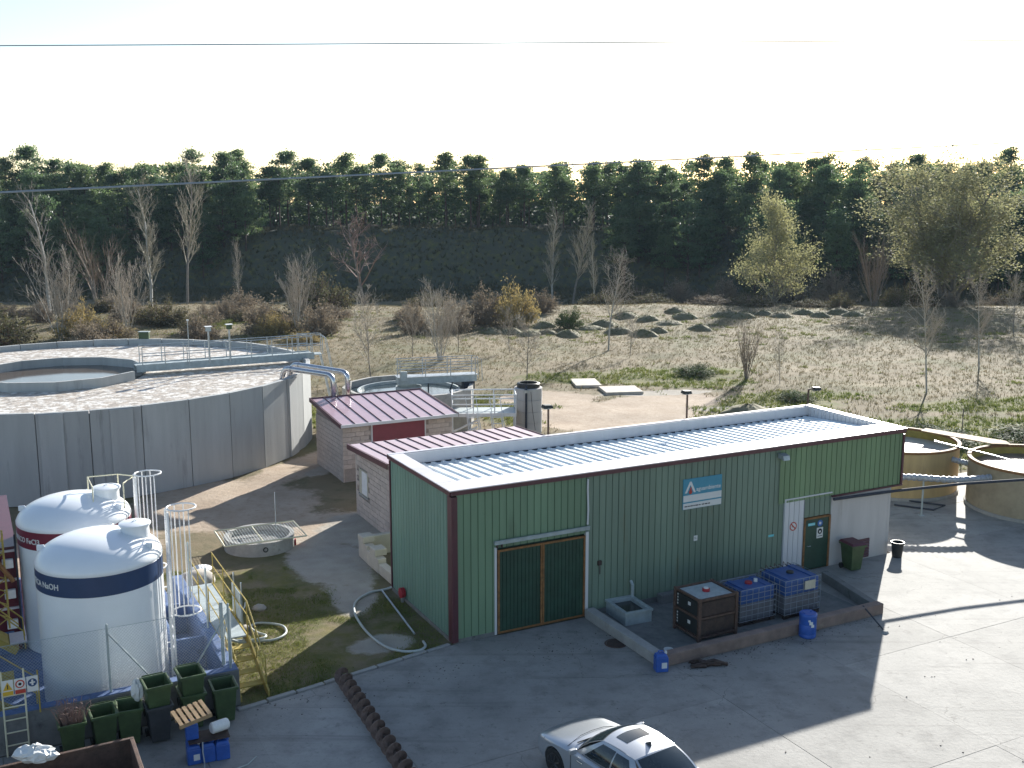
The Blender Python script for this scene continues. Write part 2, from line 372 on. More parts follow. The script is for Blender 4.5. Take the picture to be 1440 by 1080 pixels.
def cover(x, y):
    """r = bare earth, g = green grass, b = pale trodden ground"""
    u, v = uv(x, y)
    g = np.zeros_like(x); r = np.zeros_like(x); b = np.zeros_like(x)
    # lawn between the chemical tanks and the shed
    g = np.maximum(g, .50*sstep(-7.5, -6, u)*sstep(.6, -.2, u)*sstep(-3, -1.5, v)*sstep(11, 8, v))
    for p in [(11.4,73,6,3.5,.2),(16.5,64,6,2.6,.3),(20,55,11,3.4,.25),(27,53,10,3.6,.1),(36,56,11,3.2,.15),(14,60.5,7,2.6,.3),(5,71,6,2.5,0),(-28,102,3,8,0),(-1,62,5,4,.2),(-12,60,2.5,5,.3),(20,49,5,2,.4),(30,62,9,2.5,.2),(12,69,5,1.6,.1),(1,58,3,2,.2)]:
        g = np.maximum(g, .95*blob(x, y, *p))
    g = np.maximum(g, .30*sstep(52, 58, y)*sstep(88, 74, y)*sstep(2, 8, x))
    g = np.maximum(g, .36*sstep(84, 90, y)*sstep(125, 116, y))
    g = np.maximum(g, .44*sstep(150, 160, y)*sstep(200, 190, y))
    for p in [(-11.5,41.5,4.2,4.5,.6),(-9.6,47.5,1.6,4.5,-.4),(6,59,6.5,5,.5),(9,63,5,3,.4),(2,64,4,3,.2),(-7,38.5,2.2,2.5,0),(-15,36,3,4,0)]:
        r = np.maximum(r, .95*blob(x, y, *p))
    for p in [(-6.2,34.6,1.7,3.6,.45),(-5.6,38.2,2.0,2.6,.4),(-4.9,31.3,.9,1.8,.2),(-8.2,47.5,.8,2.6,-.35),(9,66,4.5,1.0,.15),(13,61,3,.8,.2),(-3.6,27.9,1.2,.8,.5)]:
        b = np.maximum(b, .9*blob(x, y, *p))
    return r, g, b
def spaced(a, segs):
    out = [a]
    for end, step in segs:
        n = max(1, int(round((end-out[-1])/step))); s0 = out[-1]
        out += [s0+(end-s0)*(i+1)/n for i in range(n)]
    return np.array(out)
xs = spaced(-440, [(-130,30),(-40,3),(-16,1.2),(26,.42),(60,1.2),(130,3),(440,30)])
ys = spaced(-60, [(18,8),(26,.8),(70,.42),(118,1.0),(200,1.5),(330,10),(440,30)])
GX, GY = np.meshgrid(xs, ys); GZ = height(GX, GY)
gu, gv = uv(GX, GY)
yard_mask = ((gv < np.where(gu < -6.3, .5, .19*np.minimum(gu, 0)+.10)) | ((gu > 16.3) & (gv < 6.3)))
GZ = np.where(yard_mask & (GY < 46), -.09, GZ)
nv, nu = GX.shape
verts = np.stack([GX, GY, GZ], -1).reshape(-1, 3)
ii = (np.arange(nv-1)[:,None]*nu+np.arange(nu-1)[None,:]).reshape(-1)
faces = np.stack([ii, ii+1, ii+nu+1, ii+nu], -1)
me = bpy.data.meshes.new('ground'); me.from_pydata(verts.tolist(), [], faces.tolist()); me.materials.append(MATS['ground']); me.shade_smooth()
cr, cg, cb = cover(verts[:,0], verts[:,1])
ca = me.color_attributes.new('cover', 'FLOAT_COLOR', 'POINT')
ca.data.foreach_set('color', np.stack([cr, cg, cb, np.ones_like(cr)], -1).astype(np.float32).reshape(-1))
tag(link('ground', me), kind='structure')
def gz(x, y): return float(height(np.array([x]), np.array([y]))[0])

# ---------------------------------------------------------------- concrete yard, laid in bays
yard = thing('yard', None, None, (AX, AY, 0), TH); tag(yard, kind='structure')
def clip(poly, a, b, c):   # keep a*u+b*v+c >= 0
    out = []
    for i in range(len(poly)):
        p, q = poly[i], poly[(i+1) % len(poly)]
        dp = a*p[0]+b*p[1]+c; dq = a*q[0]+b*q[1]+c
        if dp >= 0: out.append(p)
        if (dp >= 0) != (dq >= 0):
            t = dp/(dp-dq); out.append((p[0]+(q[0]-p[0])*t, p[1]+(q[1]-p[1])*t))
    return out
ub = [-19.35+4*i for i in range(13)]
vb = [-20, -15.4, -10.7, -6.0, -.02]
def slab(poly):
    if len(poly) < 3: return
    cx = sum(p[0] for p in poly)/len(poly); cy = sum(p[1] for p in poly)/len(poly)
    o = MB().prism([(x-cx, y-cy) for x, y in poly], -.07, 0).build('concrete_slab', 'yard', yard)
    o.location = (cx, cy, rnd.uniform(-.004, .004))
for i in range(len(ub)-1):
    for j in range(len(vb)-1):
        g_ = .005
        poly = [(ub[i]+g_, vb[j]+g_), (ub[i+1]-g_, vb[j]+g_), (ub[i+1]-g_, vb[j+1]-g_), (ub[i]+g_, vb[j+1]-g_)]
        if ub[i] < .6 and j == 3:
            left = clip(clip(poly, -1, 0, -6.1), 0, -1, -.92)      # in front of the chemical bund
            right = clip(clip(poly, 1, 0, 6.1), .19, -1, -.06)     # along the kerb on the lawn side
            slab(left); slab(right)
        else: slab(poly)
for i in range(9, len(ub)-1):
    for v0, v1 in ((-.02, 3.2), (3.2, 6.4)):
        u0 = max(ub[i], 16.7)
        slab([(u0+.008, v0+.008), (ub[i+1]-.008, v0+.008), (ub[i+1]-.008, v1-.008), (u0+.008, v1-.008)])
# kerb stones along the lawn edge
kerb = thing('kerb_edge', 'low grey kerb of short stones between lawn and concrete yard', 'kerb', (AX, AY, 0), TH)
km = MB().box(-.37, .37, -.07, .07, -.08, .035).mesh('kerb_stone', 'concrete')
for i in range(8):
    u = -.45-.77*i; o = link('kerb_stone', km, kerb, bevel=.015); o.location = (u, .19*u-.02+rnd.uniform(-.02,.02)+.08, rnd.uniform(-.02,.01)); o.rotation_euler = (0, 0, math.atan(.19)+rnd.uniform(-.03,.03))

# ---------------------------------------------------------------- green shed
H = 4.41; L = 16.95; W = 4.6
shed = thing('green_shed', 'long green ribbed metal shed with flat pale roof and burgundy trim', 'shed', (AX, AY, 0), TH)
def cladding(name, a0, a1, z0, z1, axis, off, mname, parent, openings=(), period=.22, groove=.034, depth=.028, inward=1, sheet=0):
    """ribbed sheet along axis 'u' (plane v=off) or 'v' (plane u=off); grooves recessed by depth*inward; sheet = ribs per separate sheet"""
    if sheet:
        a = a0; k = 0; o = None
        while a < a1-1e-6:
            e = min(a+period*sheet, a1)
            if a1-e < period*1.2: e = a1
            o = cladding(name, a, e, z0, z1, axis, off+rnd.uniform(-.003,.003), mname, parent, openings, period, groove, depth, inward); a = e
        return o
    m = MB(); pts = []
    a = a0
    while a < a1-1e-6:
        e = min(a+period, a1); pts += [(a, 0), (e-groove, 0), (e-groove+.008, depth), (e-.008, depth)] if e-a > groove*1.5 else [(a, 0)]
        a = e
    pts.append((a1, 0))
    cuts = sorted(set([z0, z1]+[z for o in openings for z in (o[2], o[3]) if z0 < z < z1]))
    brk = [x for o in openings for x in (o[0], o[1])]
    P2 = []
    for (p, dp), (q, dq) in zip(pts, pts[1:]):
        P2.append((p, dp))
        for x in sorted(brk):
            if p+1e-6 < x < q-1e-6: P2.append((x, dp+(dq-dp)*(x-p)/(q-p)))
    P2.append(pts[-1])
    for (p, dp), (q, dq) in zip(P2, P2[1:]):
        if q-p < 1e-6: continue
        for zb, zt in zip(cuts, cuts[1:]):
            mid = (p+q)/2; zm = (zb+zt)/2
            if any(o[0] < mid < o[1] and o[2] < zm < o[3] for o in openings): continue
            A = off+dp*inward; B = off+dq*inward
            if axis == 'u': m.quad((p,A,zb),(q,B,zb),(q,B,zt),(p,A,zt))
            else: m.quad((A,p,zb),(B,q,zb),(B,q,zt),(A,p,zt))
    if not m.v: return None
    return m.build(name, mname, parent)
# dark core so that nothing shows through
MB().box(.10, 16.4, .10, W-.1, 0, 2.40).box(.10, L-.1, .10, W-.1, 2.42, 3.80).build('frame', 'dark_green', shed)
cladding('cladding_sheet', 0.14, 4.28, .10, 4.30, 'u', -.01, 'green_clad_bay', shed, [(1.33, 4.25, 0, 2.57)], sheet=5)
cladding('cladding_sheet', 4.30, 11.76, .10, 4.30, 'u', 0, 'green_clad', shed, sheet=5)
cladding('cladding_sheet', 11.50, L-.06, 2.46, 4.30, 'u', -.03, 'green_clad_upper', shed, sheet=5)
cladding('cladding_sheet', 12.65, 13.78, 1.83, 2.46, 'u', 0, 'green_clad', shed)
cladding('cladding_sheet', .14, W, .10, 4.30, 'v', 0, 'green_clad_side', shed, period=.215, sheet=5)
cladding('cladding_sheet', 0, W, 2.46, 4.30, 'v', L, 'green_clad_upper', shed, inward=-1)
cladding('cladding_sheet', 0, L, .1, 4.2, 'u', W, 'green_clad', shed, inward=-1)
cladding('white_panel', 11.79, 12.62, .10, 2.54, 'u', -.012, 'white_clad', shed, period=.21)
m = MB().box(11.755, 11.80, -.06, .02, .05, 2.56).box(11.755, 13.78, -.055, .02, 2.545, 2.585); m.build('panel_trim', 'white_clad', shed)
# plinth, corner and edge trims
MB().box(0.02, 1.30, -.02, .09, 0, .12).box(4.33, 11.75, -.035, .09, 0, .16).box(-.02, .10, .1, W, 0, .12).build('plinth', 'concrete_dark', shed)
MB().box(-.035, .03, -.06, .22, .04, 4.22).box(.03, .15, -.06, -.012, .04, 4.22).build('corner_trim', 'burgundy', shed, bevel=.008)
MB().box(-.03, .0, W-.02, W+.06, .1, 4.22).build('corner_trim', 'burgundy_rib', shed)
MB().box(L-.055, L+.03, -.07, .10, 2.44, 4.22).build('corner_trim', 'burgundy', shed, bevel=.008)
MB().box(13.78, L+.03, -.075, .05, 2.40, 2.455).build('drip_trim', 'burgundy', shed)
# parapet: fascia strips (burgundy) and folded caps that shine in the low sun
MB().box(-.05, L+.05, -.085, -.05, 4.27, 4.395).build('front_fascia', 'burgundy', shed)
MB().box(-.085, -.05, -.05, W+.05, 4.27, 4.395).build('side_fascia', 'burgundy', shed)
MB().box(L+.05, L+.085, -.05, W+.05, 4.27, 4.395).build('side_fascia', 'burgundy', shed)
# caps
def cap_strip(u0, u1, v0, v1, seg, along):
    a, b = (u0, u1) if along == 'u' else (v0, v1); n = max(1, int(round((b-a)/seg)))
    for i in range(n):
        s0 = a+(b-a)*i/n; s1 = a+(b-a)*(i+1)/n; dz = rnd.uniform(-.006, .006)
        mm = MB()
        if along == 'u': mm.box(s0+.003, s1-.003, v0, v1, 4.397+dz, 4.425+dz)
        else: mm.box(u0, u1, s0+.003, s1-.003, 4.397+dz, 4.425+dz)
        mm.build('parapet_cap', 'cap_metal', shed)
cap_strip(-.09, L+.09, -.09, .82, 2.9, 'u')
cap_strip(-.09, .38, .825, W-.10, 1.9, 'v')
cap_strip(L-.2, L+.09, .825, W-.10, 1.9, 'v')
cap_strip(-.09, L+.09, W-.095, W+.06, 3.1, 'u')
# inner faces of the parapet
MB().box(.25, L-.2, W-.16, W-.1, 3.85, 4.40).build('parapet_inner', 'white_clad', shed)
cladding('parapet_inner', .33, W-.16, 3.85, 4.40, 'v', L-.2, 'white_clad', shed, period=.2, inward=1)
MB().box(.32, .38, .33, W-.16, 3.85, 4.395).build('parapet_inner', 'white_clad', shed)
MB().box(.38, L-.2, .75, .82, 3.85, 4.395).build('parapet_inner', 'white_clad', shed)
# trapezoidal roof sheet, ribs across the shed
def roof_sheet():
    m = MB(); per = .345; u = .38; pr = []
    while u < L-.2:
        pr += [(u, 0), (u+.19, 0), (u+.22, .042), (u+.315, .042)]; u += per
    pr = [(min(p, L-.2), z) for p, z in pr]
    v0, v1 = .80, W-.2
    for (p, a), (q, b) in zip(pr, pr[1:]):
        if q-p < 1e-5: continue
        z0, z1 = 4.24, 4.02
        m.quad((p,v0,z0+a),(q,v0,z0+b),(q,v1,z1+b),(p,v1,z1+a))
    return m
roof_sheet().build('roof_sheet', 'galv_roof', shed)
MB().box(.25, L-.2, W-.2, W-.165, 3.95, 4.06).build('roof_gutter', 'dark_pipe', shed)
# sliding doors with rusty frames, track and jambs
def sliding(u0, u1, h):
    d = cladding('sliding_door', u0+.05, u1-.05, .08, h-.06, 'u', -.035, 'dark_green', shed, period=.12, groove=.02, depth=.015)
    MB().box(u0, u0+.05, -.075, -.02, .05, h).box(u1-.05, u1, -.075, -.02, .05, h).box(u0+.05, u1-.05, -.073, -.02, h-.06, h).box(u0+.05, u1-.05, -.06, -.02, .05, .10).build('door_frame', 'rust_frame', d)
sliding(1.37, 2.79, 2.52); sliding(2.805, 4.22, 2.52)
MB().box(1.25, 4.33, -.13, -.04, 2.70, 2.78).box(1.25, 4.33, -.15, -.10, 2.79, 2.815).build('door_track', 'galv_dull', shed)
MB().box(1.28, 1.345, -.05, .02, .03, 2.60).build('door_jamb', 'white_clad', shed)
MB().box(4.235, 4.33, -.07, .03, .03, 2.62).build('door_jamb', 'white_clad', shed)
m = MB(); m.tube([(4.29,-.06,2.85),(4.30,-.07,3.3),(4.28,-.06,3.9),(4.29,-.05,4.2)], .028, 6); m.build('downpipe', 'white_clad', shed)
for u in (1.32, 1.46): MB().box(u, u+.04, -.12, -.06, 2.60, 2.70).build('track_roller', 'rust_dark', shed)
# personnel door
d = MB().box(12.69, 13.70, -.03, .06, .04, 1.75).build('personnel_door', 'dark_green', shed)
MB().box(12.63, 12.69, -.05, .06, .02, 1.80).box(13.70, 13.78, -.05, .06, .02, 1.80).box(12.69, 13.70, -.05, .06, 1.75, 1.81).build('door_frame', 'rust_frame', d)
m = MB().tube([(12.80,-.03,.85),(12.80,-.08,.85),(12.92,-.08,.85)], .012, 6); m.build('door_handle', 'galv', d)
# plastered lower wall at the right end
MB().box(13.79, 16.45, -.02, .1, 0, 2.40).box(16.40, 16.50, -.03, W, 0, 2.40).build('plaster_wall', 'plaster', shed)
lv = MB().box(15.0, 15.60, -.05, -.022, 0.05, .72).build('louvre_vent', 'burgundy', shed)
sm_ = MB().box(-.28, .28, -.018, .018, -.008, .03).mesh('slat', 'burgundy')
for i in range(6):
    o = link('slat', sm_, lv); o.location = (15.30, -.07, .13+.10*i); o.rotation_euler = (R(-35), 0, 0)
# little fittings on the wall
MB().box(4.68, 4.80, -.06, 0, 1.52, 1.66).tube([(4.74,-.05,1.5),(4.74,-.05,1.25)], .015, 5).build('socket_box', 'rust_dark', shed)
m = MB().tube([(5.86,-.12,0),(5.86,-.12,.75),(5.86,-.02,.85)], .045, 8); m.build('wall_pipe', 'galv_dull', shed)
m = MB().box(11.42,11.56,-.09,-.03,4.02,4.16).hexa([(11.36,-.34,3.98),(11.62,-.34,3.98),(11.62,-.06,4.02),(11.36,-.06,4.02),(11.36,-.30,4.12),(11.62,-.30,4.12),(11.62,-.06,4.17),(11.36,-.06,4.17)])
tag(m.build('flood_light', 'galv', None), 'small grey wall floodlight under the shed parapet near the right end', 'floodlight').location = (AX, AY, 0)
bpy.data.objects['flood_light'].rotation_euler = (0, 0, TH)

# company sign: teal head with white A, red drop, white fields
def in_shed(name, label, cat, group=None): return thing(name, label, cat, (AX, AY, 0), TH, group)
sg = in_shed('sign_board', 'teal and white company sign board on the green shed wall', 'sign')
MB().box(7.70, 9.17, -.035, -.005, 2.79, 3.75).build('board', 'sign_teal', sg, bevel=.004)
MB().box(7.71, 9.16, -.039, -.0345, 3.03, 3.235).build('white_field', 'label_white', sg)
MB().box(7.71, 9.16, -.039, -.0345, 2.80, 2.985).build('white_field', 'label_white', sg)
def flat(poly, y0, y1, name, mname, parent):
    n = len(poly); vs = [(x,y0,z) for x,z in poly]+[(x,y1,z) for x,z in poly]
    m = MB().add(vs, [tuple(range(n)), tuple(range(2*n-1,n-1,-1))]+[(i,n+i,n+(i+1)%n,(i+1)%n) for i in range(n)])
    return m.build(name, mname, parent)
lg = flat([(7.76,3.31),(7.84,3.31),(7.965,3.56),(8.10,3.31),(8.17,3.31),(8.0,3.66),(7.94,3.66)], -.040, -.0345, 'logo_mark', 'label_white', sg)
flat([(7.97+.065*math.cos(a), 3.33+.065*math.sin(a)) for a in [i*PI/6 for i in range(12)]]+[], -.043, -.0405, 'red_drop', 'sign_red', lg)
flat([(7.93,3.38),(8.01,3.38),(8.0,3.50),(7.98,3.50)], -.043, -.0405, 'red_drop', 'sign_red', lg)
text_mesh('aguambiente', .185, 'lettering', 'label_white', sg, (8.19, -.037, 3.34), (PI/2, 0, 0), bold=.002)
x_ = 7.76
for w_ in (.10,.07,.09,.05,.11,.06,.0,.09,.10,.07,.08):
    if w_ and x_ < 8.75: MB().box(x_, x_+w_, -.0415, -.0395, 2.87, 2.905).build('small_print', 'black_ink', sg)
    x_ += w_+.025
# small signs
def small_sign(name, label, u0, u1, z0, z1, base, draws=(), y=-.03, cat='sign'):
    t = in_shed(name, label, cat); MB().box(u0, u1, y-.006, y, z0, z1).build('plate', base, t)
    for i, (poly, mn) in enumerate(draws): flat(poly, y-.010-.002*i, y-.0065, 'symbol', mn, t)
    return t
def ring(cx, cz, r, n=16): return [(cx+r*math.cos(2*PI*i/n), cz+r*math.sin(2*PI*i/n)) for i in range(n)]
small_sign('notice_plate', 'small white notice on the green wall below the company sign', 8.17, 8.31, 1.73, 1.90, 'label_white', [([(8.19,1.80),(8.27,1.80),(8.27,1.81),(8.19,1.81)], 'black_ink'), ([(8.19,1.84),(8.25,1.84),(8.25,1.85),(8.19,1.85)], 'black_ink')], y=-.005)
small_sign('notice_plate', 'small turquoise strip notice left of the white wall panel', 11.15, 11.38, 1.40, 1.47, 'sign_teal_light', [], y=-.005)
t = in_shed('prohibition_sign', 'round red ringed prohibition sign on the white ribbed panel', 'sign')
flat(ring(12.17, 1.62, .15), -.022, -.014, 'plate', 'label_white', t)
m = MB()
for i in range(16):
    a, b = 2*PI*i/16, 2*PI*(i+1)/16
    m.add([(12.17+q*math.cos(w), y_, 1.62+q*math.sin(w)) for y_ in (-.026, -.0225) for q, w in ((.15,a),(.15,b),(.115,b),(.115,a))], [(0,1,2,3),(4,7,6,5),(0,4,5,1),(2,6,7,3)])
k = .105
m.add([(12.17+x, y_, 1.62+z) for y_ in (-.026,-.0225) for x, z in ((-k,k-.03),(-k+.03,k),(k,-k+.03),(k-.03,-k))], [(0,1,2,3),(4,7,6,5),(0,4,5,1),(1,5,6,2),(2,6,7,3),(3,7,4,0)])
m.build('ring', 'sign_red', t)
flat([(12.10,1.60),(12.20,1.60),(12.20,1.615),(12.10,1.615)], -.0245, -.0222, 'symbol', 'black_ink', t)
small_sign('door_sign', 'turquoise strip sign at the top of the dark green door', 12.80, 13.10, 1.53, 1.62, 'sign_teal_light', [([(12.83,1.57),(13.07,1.57),(13.07,1.583),(12.83,1.583)], 'label_white')], y=-.034)
t = in_shed('door_sign', 'round blue safety sign at the top right of the dark green door', 'sign')
flat(ring(13.32, 1.57, .11), -.042, -.034, 'plate', 'sign_blue', t); flat(ring(13.32, 1.57, .05, 8), -.046, -.0425, 'symbol', 'label_white', t)
small_sign('door_sign', 'white safety notice with black disc on the dark green door', 13.19, 13.46, 1.06, 1.42, 'label_white', [(ring(13.325, 1.29, .095), 'black_ink'), (ring(13.325, 1.28, .04, 8), 'label_white'), ([(13.23,1.12),(13.42,1.12),(13.42,1.14),(13.23,1.14)], 'black_ink')], y=-.034)

# lamp posts behind the shed
def lamp_post(u, v, zt, label, arm):
    t = thing('lamp_post', label, 'lamp post', S(u, v), TH, 'rusty floodlight posts behind the shed')
    MB().tube([(0,0,0),(0,0,zt)], .035, 8).build('post', 'rust', t)
    if arm: MB().tube([(0,0,zt-.03),(.30,-.02,zt+.02)], .03, 6).build('arm', 'rust_dark', t); x = .38
    else: x = -.05
    h = MB().hexa([(x-.16,-.13,zt-.06),(x+.18,-.13,zt-.08),(x+.18,.13,zt-.08),(x-.16,.13,zt-.06),(x-.14,-.1,zt+.05),(x+.15,-.1,zt+.03),(x+.15,.1,zt+.03),(x-.14,.1,zt+.05)]).build('lamp_head', 'black_plastic', t, bevel=.01)
    MB().box(x-.12, x+.13, -.09, .09, zt-.095, zt-.082).build('lens', 'galv', h)
lamp_post(5.72, 4.85, 5.36, 'rusty lamp post at the burgundy annexe roof edge', False)
lamp_post(11.41, 4.85, 5.36, 'rusty lamp post behind the middle of the shed roof', False)
lamp_post(17.2, 4.95, 4.95, 'rusty lamp post with side arm at the shed far right corner', True)

# ---------------------------------------------------------------- block-built pump house and annexe
bmesh_u = MB().box(0, .388, 0, .05, 0, .188).mesh('block', 'block')
bmesh_uh = MB().box(0, .188, 0, .05, 0, .188).mesh('block', 'block')
bmesh_v = MB().box(0, .05, 0, .388, 0, .188).mesh('block', 'block')
bmesh_vh = MB().box(0, .05, 0, .188, 0, .188).mesh('block', 'block')
def block_wall(parent, axis, a0, a1, off, ztop, z0=0., skip=()):
    row = 0; z = z0
    while True:
        if z+.19 > max(ztop(a0), ztop(a1)): break
        a = a0 if row % 2 == 0 else a0-.2
        while a < a1-.05:
            s = max(a, a0); e = min(a+.4, a1); wd = e-s
            zt = min(ztop(s), ztop(e))
            if wd > .08 and z+.19 <= zt+.02 and not any(k[0]-.02 < (s+e)/2 < k[1]+.02 and k[2]-.06 < z+.1 < k[3]+.06 for k in skip):
                full = wd > .3; me_ = (bmesh_u if full else bmesh_uh) if axis == 'u' else (bmesh_v if full else bmesh_vh)
                o = link('block', me_, parent); j = rnd.uniform(-.004, .004)
                sx = wd/(.4 if full else .2)
                if axis == 'u': o.location = (s+.006, off+j, z+.006); o.scale = (sx, 1, 1)
                else: o.location = (off+j, s+.006, z+.006); o.scale = (1, sx, 1)
            a += .4
        z += .2; row += 1
def seam_roof(parent, u0, u1, v0, v1, za, zb, n, name='roof'):
    """single pitch: za at v0, zb at v1, standing seams along v"""
    t = .05
    ro = MB().hexa([(u0,v0,za-t),(u1,v0,za-t),(u1,v1,zb-t),(u0,v1,zb-t),(u0,v0,za),(u1,v0,za),(u1,v1,zb),(u0,v1,zb)]).build(name, 'burgundy_roof', parent)
    for i in range(n+1):
        u = u0+.03+(u1-u0-.06)*i/n
        MB().hexa([(u-.018,v0-.005,za+.001),(u+.018,v0-.005,za+.001),(u+.018,v1+.005,zb+.001),(u-.018,v1+.005,zb+.001),(u-.014,v0-.005,za+.032),(u+.014,v0-.005,za+.032),(u+.014,v1+.005,zb+.032),(u-.014,v1+.005,zb+.032)]).build('seam', 'burgundy_rib', ro)
    return ro
ph = in_shed('pump_house', 'small block pump house with single pitch burgundy seam roof and red panel', 'pump house')
PU0, PU1, PV0, PV1, PZ0, PZ1 = 2.70, 7.85, 17.45, 21.30, 2.62, 3.02
zt = lambda a: 2.50
MB().box(PU0+.05, PU1-.03, PV0+.05, PV1, 0, 2.52).build('mortar_wall', 'mortar', ph)
MB().hexa([(PU0+.05,PV0+.05,2.521),(PU1-.03,PV0+.05,2.521),(PU1-.03,PV1,2.521),(PU0+.05,PV1,2.521),(PU0+.05,PV0+.05,2.54),(PU1-.03,PV0+.05,2.54),(PU1-.03,PV1,2.92),(PU0+.05,PV1,2.92)]).build('wall_head', 'block', ph)
block_wall(ph, 'u', PU0, PU1, PV0+.01, zt, .6, skip=[(4.0, 6.55, 1.2, 2.6)])
block_wall(ph, 'v', PV0+.02, PV1, PU0+.005, zt)
pl = MB().box(4.05, 6.50, PV0-.03, PV0+.06, 1.2, 2.48).build('red_panel', 'red_panel', ph)
MB().box(4.0, 4.05, PV0-.04, PV0+.06, 1.2, 2.50).build('panel_frame', 'white_clad', pl); MB().box(6.50, 6.55, PV0-.04, PV0+.06, 1.2, 2.50).build('panel_frame', 'white_clad', pl)
seam_roof(ph, PU0-.15, PU1+.15, PV0-.28, PV1+.2, PZ0, PZ1, 9)
MB().box(PU0-.16, PU1+.16, PV0-.34, PV0-.285, PZ0-.12, PZ0+.01).build('gutter', 'white_clad', ph)
for x in (PU0-.20, PU1+.155):
    MB().hexa([(x,PV0-.3,PZ0-.14),(x+.045,PV0-.3,PZ0-.14),(x+.045,PV1+.2,PZ1-.14),(x,PV1+.2,PZ1-.14),(x,PV0-.3,PZ0+.04),(x+.045,PV0-.3,PZ0+.04),(x+.045,PV1+.2,PZ1+.04),(x,PV1+.2,PZ1+.04)]).build('verge_trim', 'burgundy', ph)
MB().box(PU0-.2, PU1+.2, PV1+.21, PV1+.26, PZ1-.14, PZ1+.05).build('ridge_trim', 'burgundy', ph)

an = in_shed('block_annexe', 'low block annexe with burgundy seam roof standing just behind the shed', 'annexe')
zt = lambda a: 2.68
MB().box(1.78, 8.6, 9.05, 12.95, 0, 2.65).build('mortar_wall', 'mortar', an)
block_wall(an, 'v', 9.02, 12.98, 1.73, zt, skip=[(11.62, 12.62, .9, 1.95)])
wi = MB().box(1.735, 1.80, 11.65, 12.60, .95, 1.92).build('window', 'label_tan', an)
MB().box(1.715, 1.735, 11.70, 12.25, 1.0, 1.88).build('shutter', 'white_paint', wi)
MB().box(1.70, 1.80, 11.60, 12.65, .88, .95).build('sill', 'concrete', wi)
seam_roof(an, 1.50, 8.85, 8.8, 13.15, 2.92, 2.74, 15)
MB().hexa([(1.45,8.8,2.76),(1.495,8.8,2.76),(1.495,13.15,2.58),(1.45,13.15,2.58),(1.45,8.8,2.96),(1.495,8.8,2.96),(1.495,13.15,2.78),(1.45,13.15,2.78)]).build('verge_trim', 'burgundy', an)
# low block wall beside the shed
lw = in_shed('low_wall', 'broken low wall of pale blocks along the shed left side', 'wall')
for (u0,u1,v0,v1,z0,z1) in [(.12,.42,7.3,8.2,0,.62),(.10,.40,6.2,7.28,0,.50),(.12,.38,5.0,6.18,0,.36),(.10,.40,4.1,4.98,0,.2),(.06,.50,7.55,8.05,.625,.86),(.08,.52,6.45,6.95,.505,.74),(.45,1.6,8.0,8.25,0,.7)]:
    cu, cv = (u0+u1)/2, (v0+v1)/2
    o = MB().box(u0-cu,u1-cu,v0-cv,v1-cv,z0,z1).build('block', 'slab_pale', lw, bevel=.03); o.location = (cu, cv, 0); o.rotation_euler = (0,0,rnd.uniform(-.05,.05))

# ---------------------------------------------------------------- containment bund in front of the shed
bund = in_shed('containment_bund', 'low concrete bund wall round the totes in front of the shed', 'bund wall')
MB().box(4.20, 4.50, -3.62, -.12, 0, .30).build('wall', 'concrete', bund, bevel=.02)
MB().box(4.20, 12.25, -3.92, -3.64, 0, .33).build('wall', 'bund_brown', bund, bevel=.02)
MB().hexa([(12.0,-3.62,0),(12.25,-3.62,0),(12.85,-.95,0),(12.6,-.95,0),(12.0,-3.62,.31),(12.25,-3.62,.31),(12.85,-.95,.31),(12.6,-.95,.31)]).build('wall', 'concrete_dark', bund, bevel=.02)
MB().box(4.52, 11.98, -3.62, -.1, .004, .012).build('floor', 'concrete_dark', bund)
MB().box(6.8, 12.4, -.30, -.06, .0, .30).build('wall', 'concrete_dark', bund, bevel=.02)

# rusty steel-cased tote
t = thing('steel_tote', 'rusty steel cased tote with dark panels in the bund', 'tote', S(6.75, -2.5), TH)
w, dd, h = .64, .56, 1.27
MB().box(-w+.04, w-.04, -dd+.04, dd-.04, .14, h-.08).build('inner_tank', 'rust_dark', t)
for sx in (-1, 1):
    for sy in (-1, 1):
        MB().box(sx*w-.045, sx*w+.045, sy*dd-.045, sy*dd+.045, 0, h).build('corner_post', 'rust', t, bevel=.006)
m = MB()
for z in (.12, .68, h-.05):
    for sy in (-1, 1): m.box(-w+.046, w-.046, sy*dd-.032, sy*dd+.032, z-.03, z+.035)
    for sx in (-1, 1): m.box(sx*w-.032, sx*w+.032, -dd+.046, dd-.046, z-.03, z+.035)
m.build('rail', 'rust', t, bevel=.005)
for z0, z1 in ((.20,.62),(.74,1.14)):
    m = MB().box(-w+.06, w-.06, -dd-.005, -dd+.035, z0, z1); m.build('side_panel', 'rust_dark', t)
    p = MB().box(-w-.004, -w+.035, -dd+.06, dd-.06, z0, z1).build('side_panel', 'black_plastic', t)
    MB().box(-w-.008, -w-.0045, -dd+.40, -dd+.52, z0+.2, z0+.30).build('sticker', 'label_white', p)
    for q in range(4): MB().box(-w-.008, -w-.0045, dd-.14, dd-.10, z0+.06+.09*q, z0+.11+.09*q).build('sticker', 'label_white', p)
MB().box(-w+.06, w-.06, -dd+.06, dd-.06, h-.08, h-.055).build('top_sheet', 'galv_dull', t)
c_ = MB().lathe([(0,h+.03),(.10,h+.03),(.11,h+.01),(.11,h-.055)], 16).build('filler_cap', 'red_plastic', t)
MB().lathe([(0,h+.055),(.07,h+.055),(.075,h+.03)], 14).build('cap_top', 'label_white', c_)

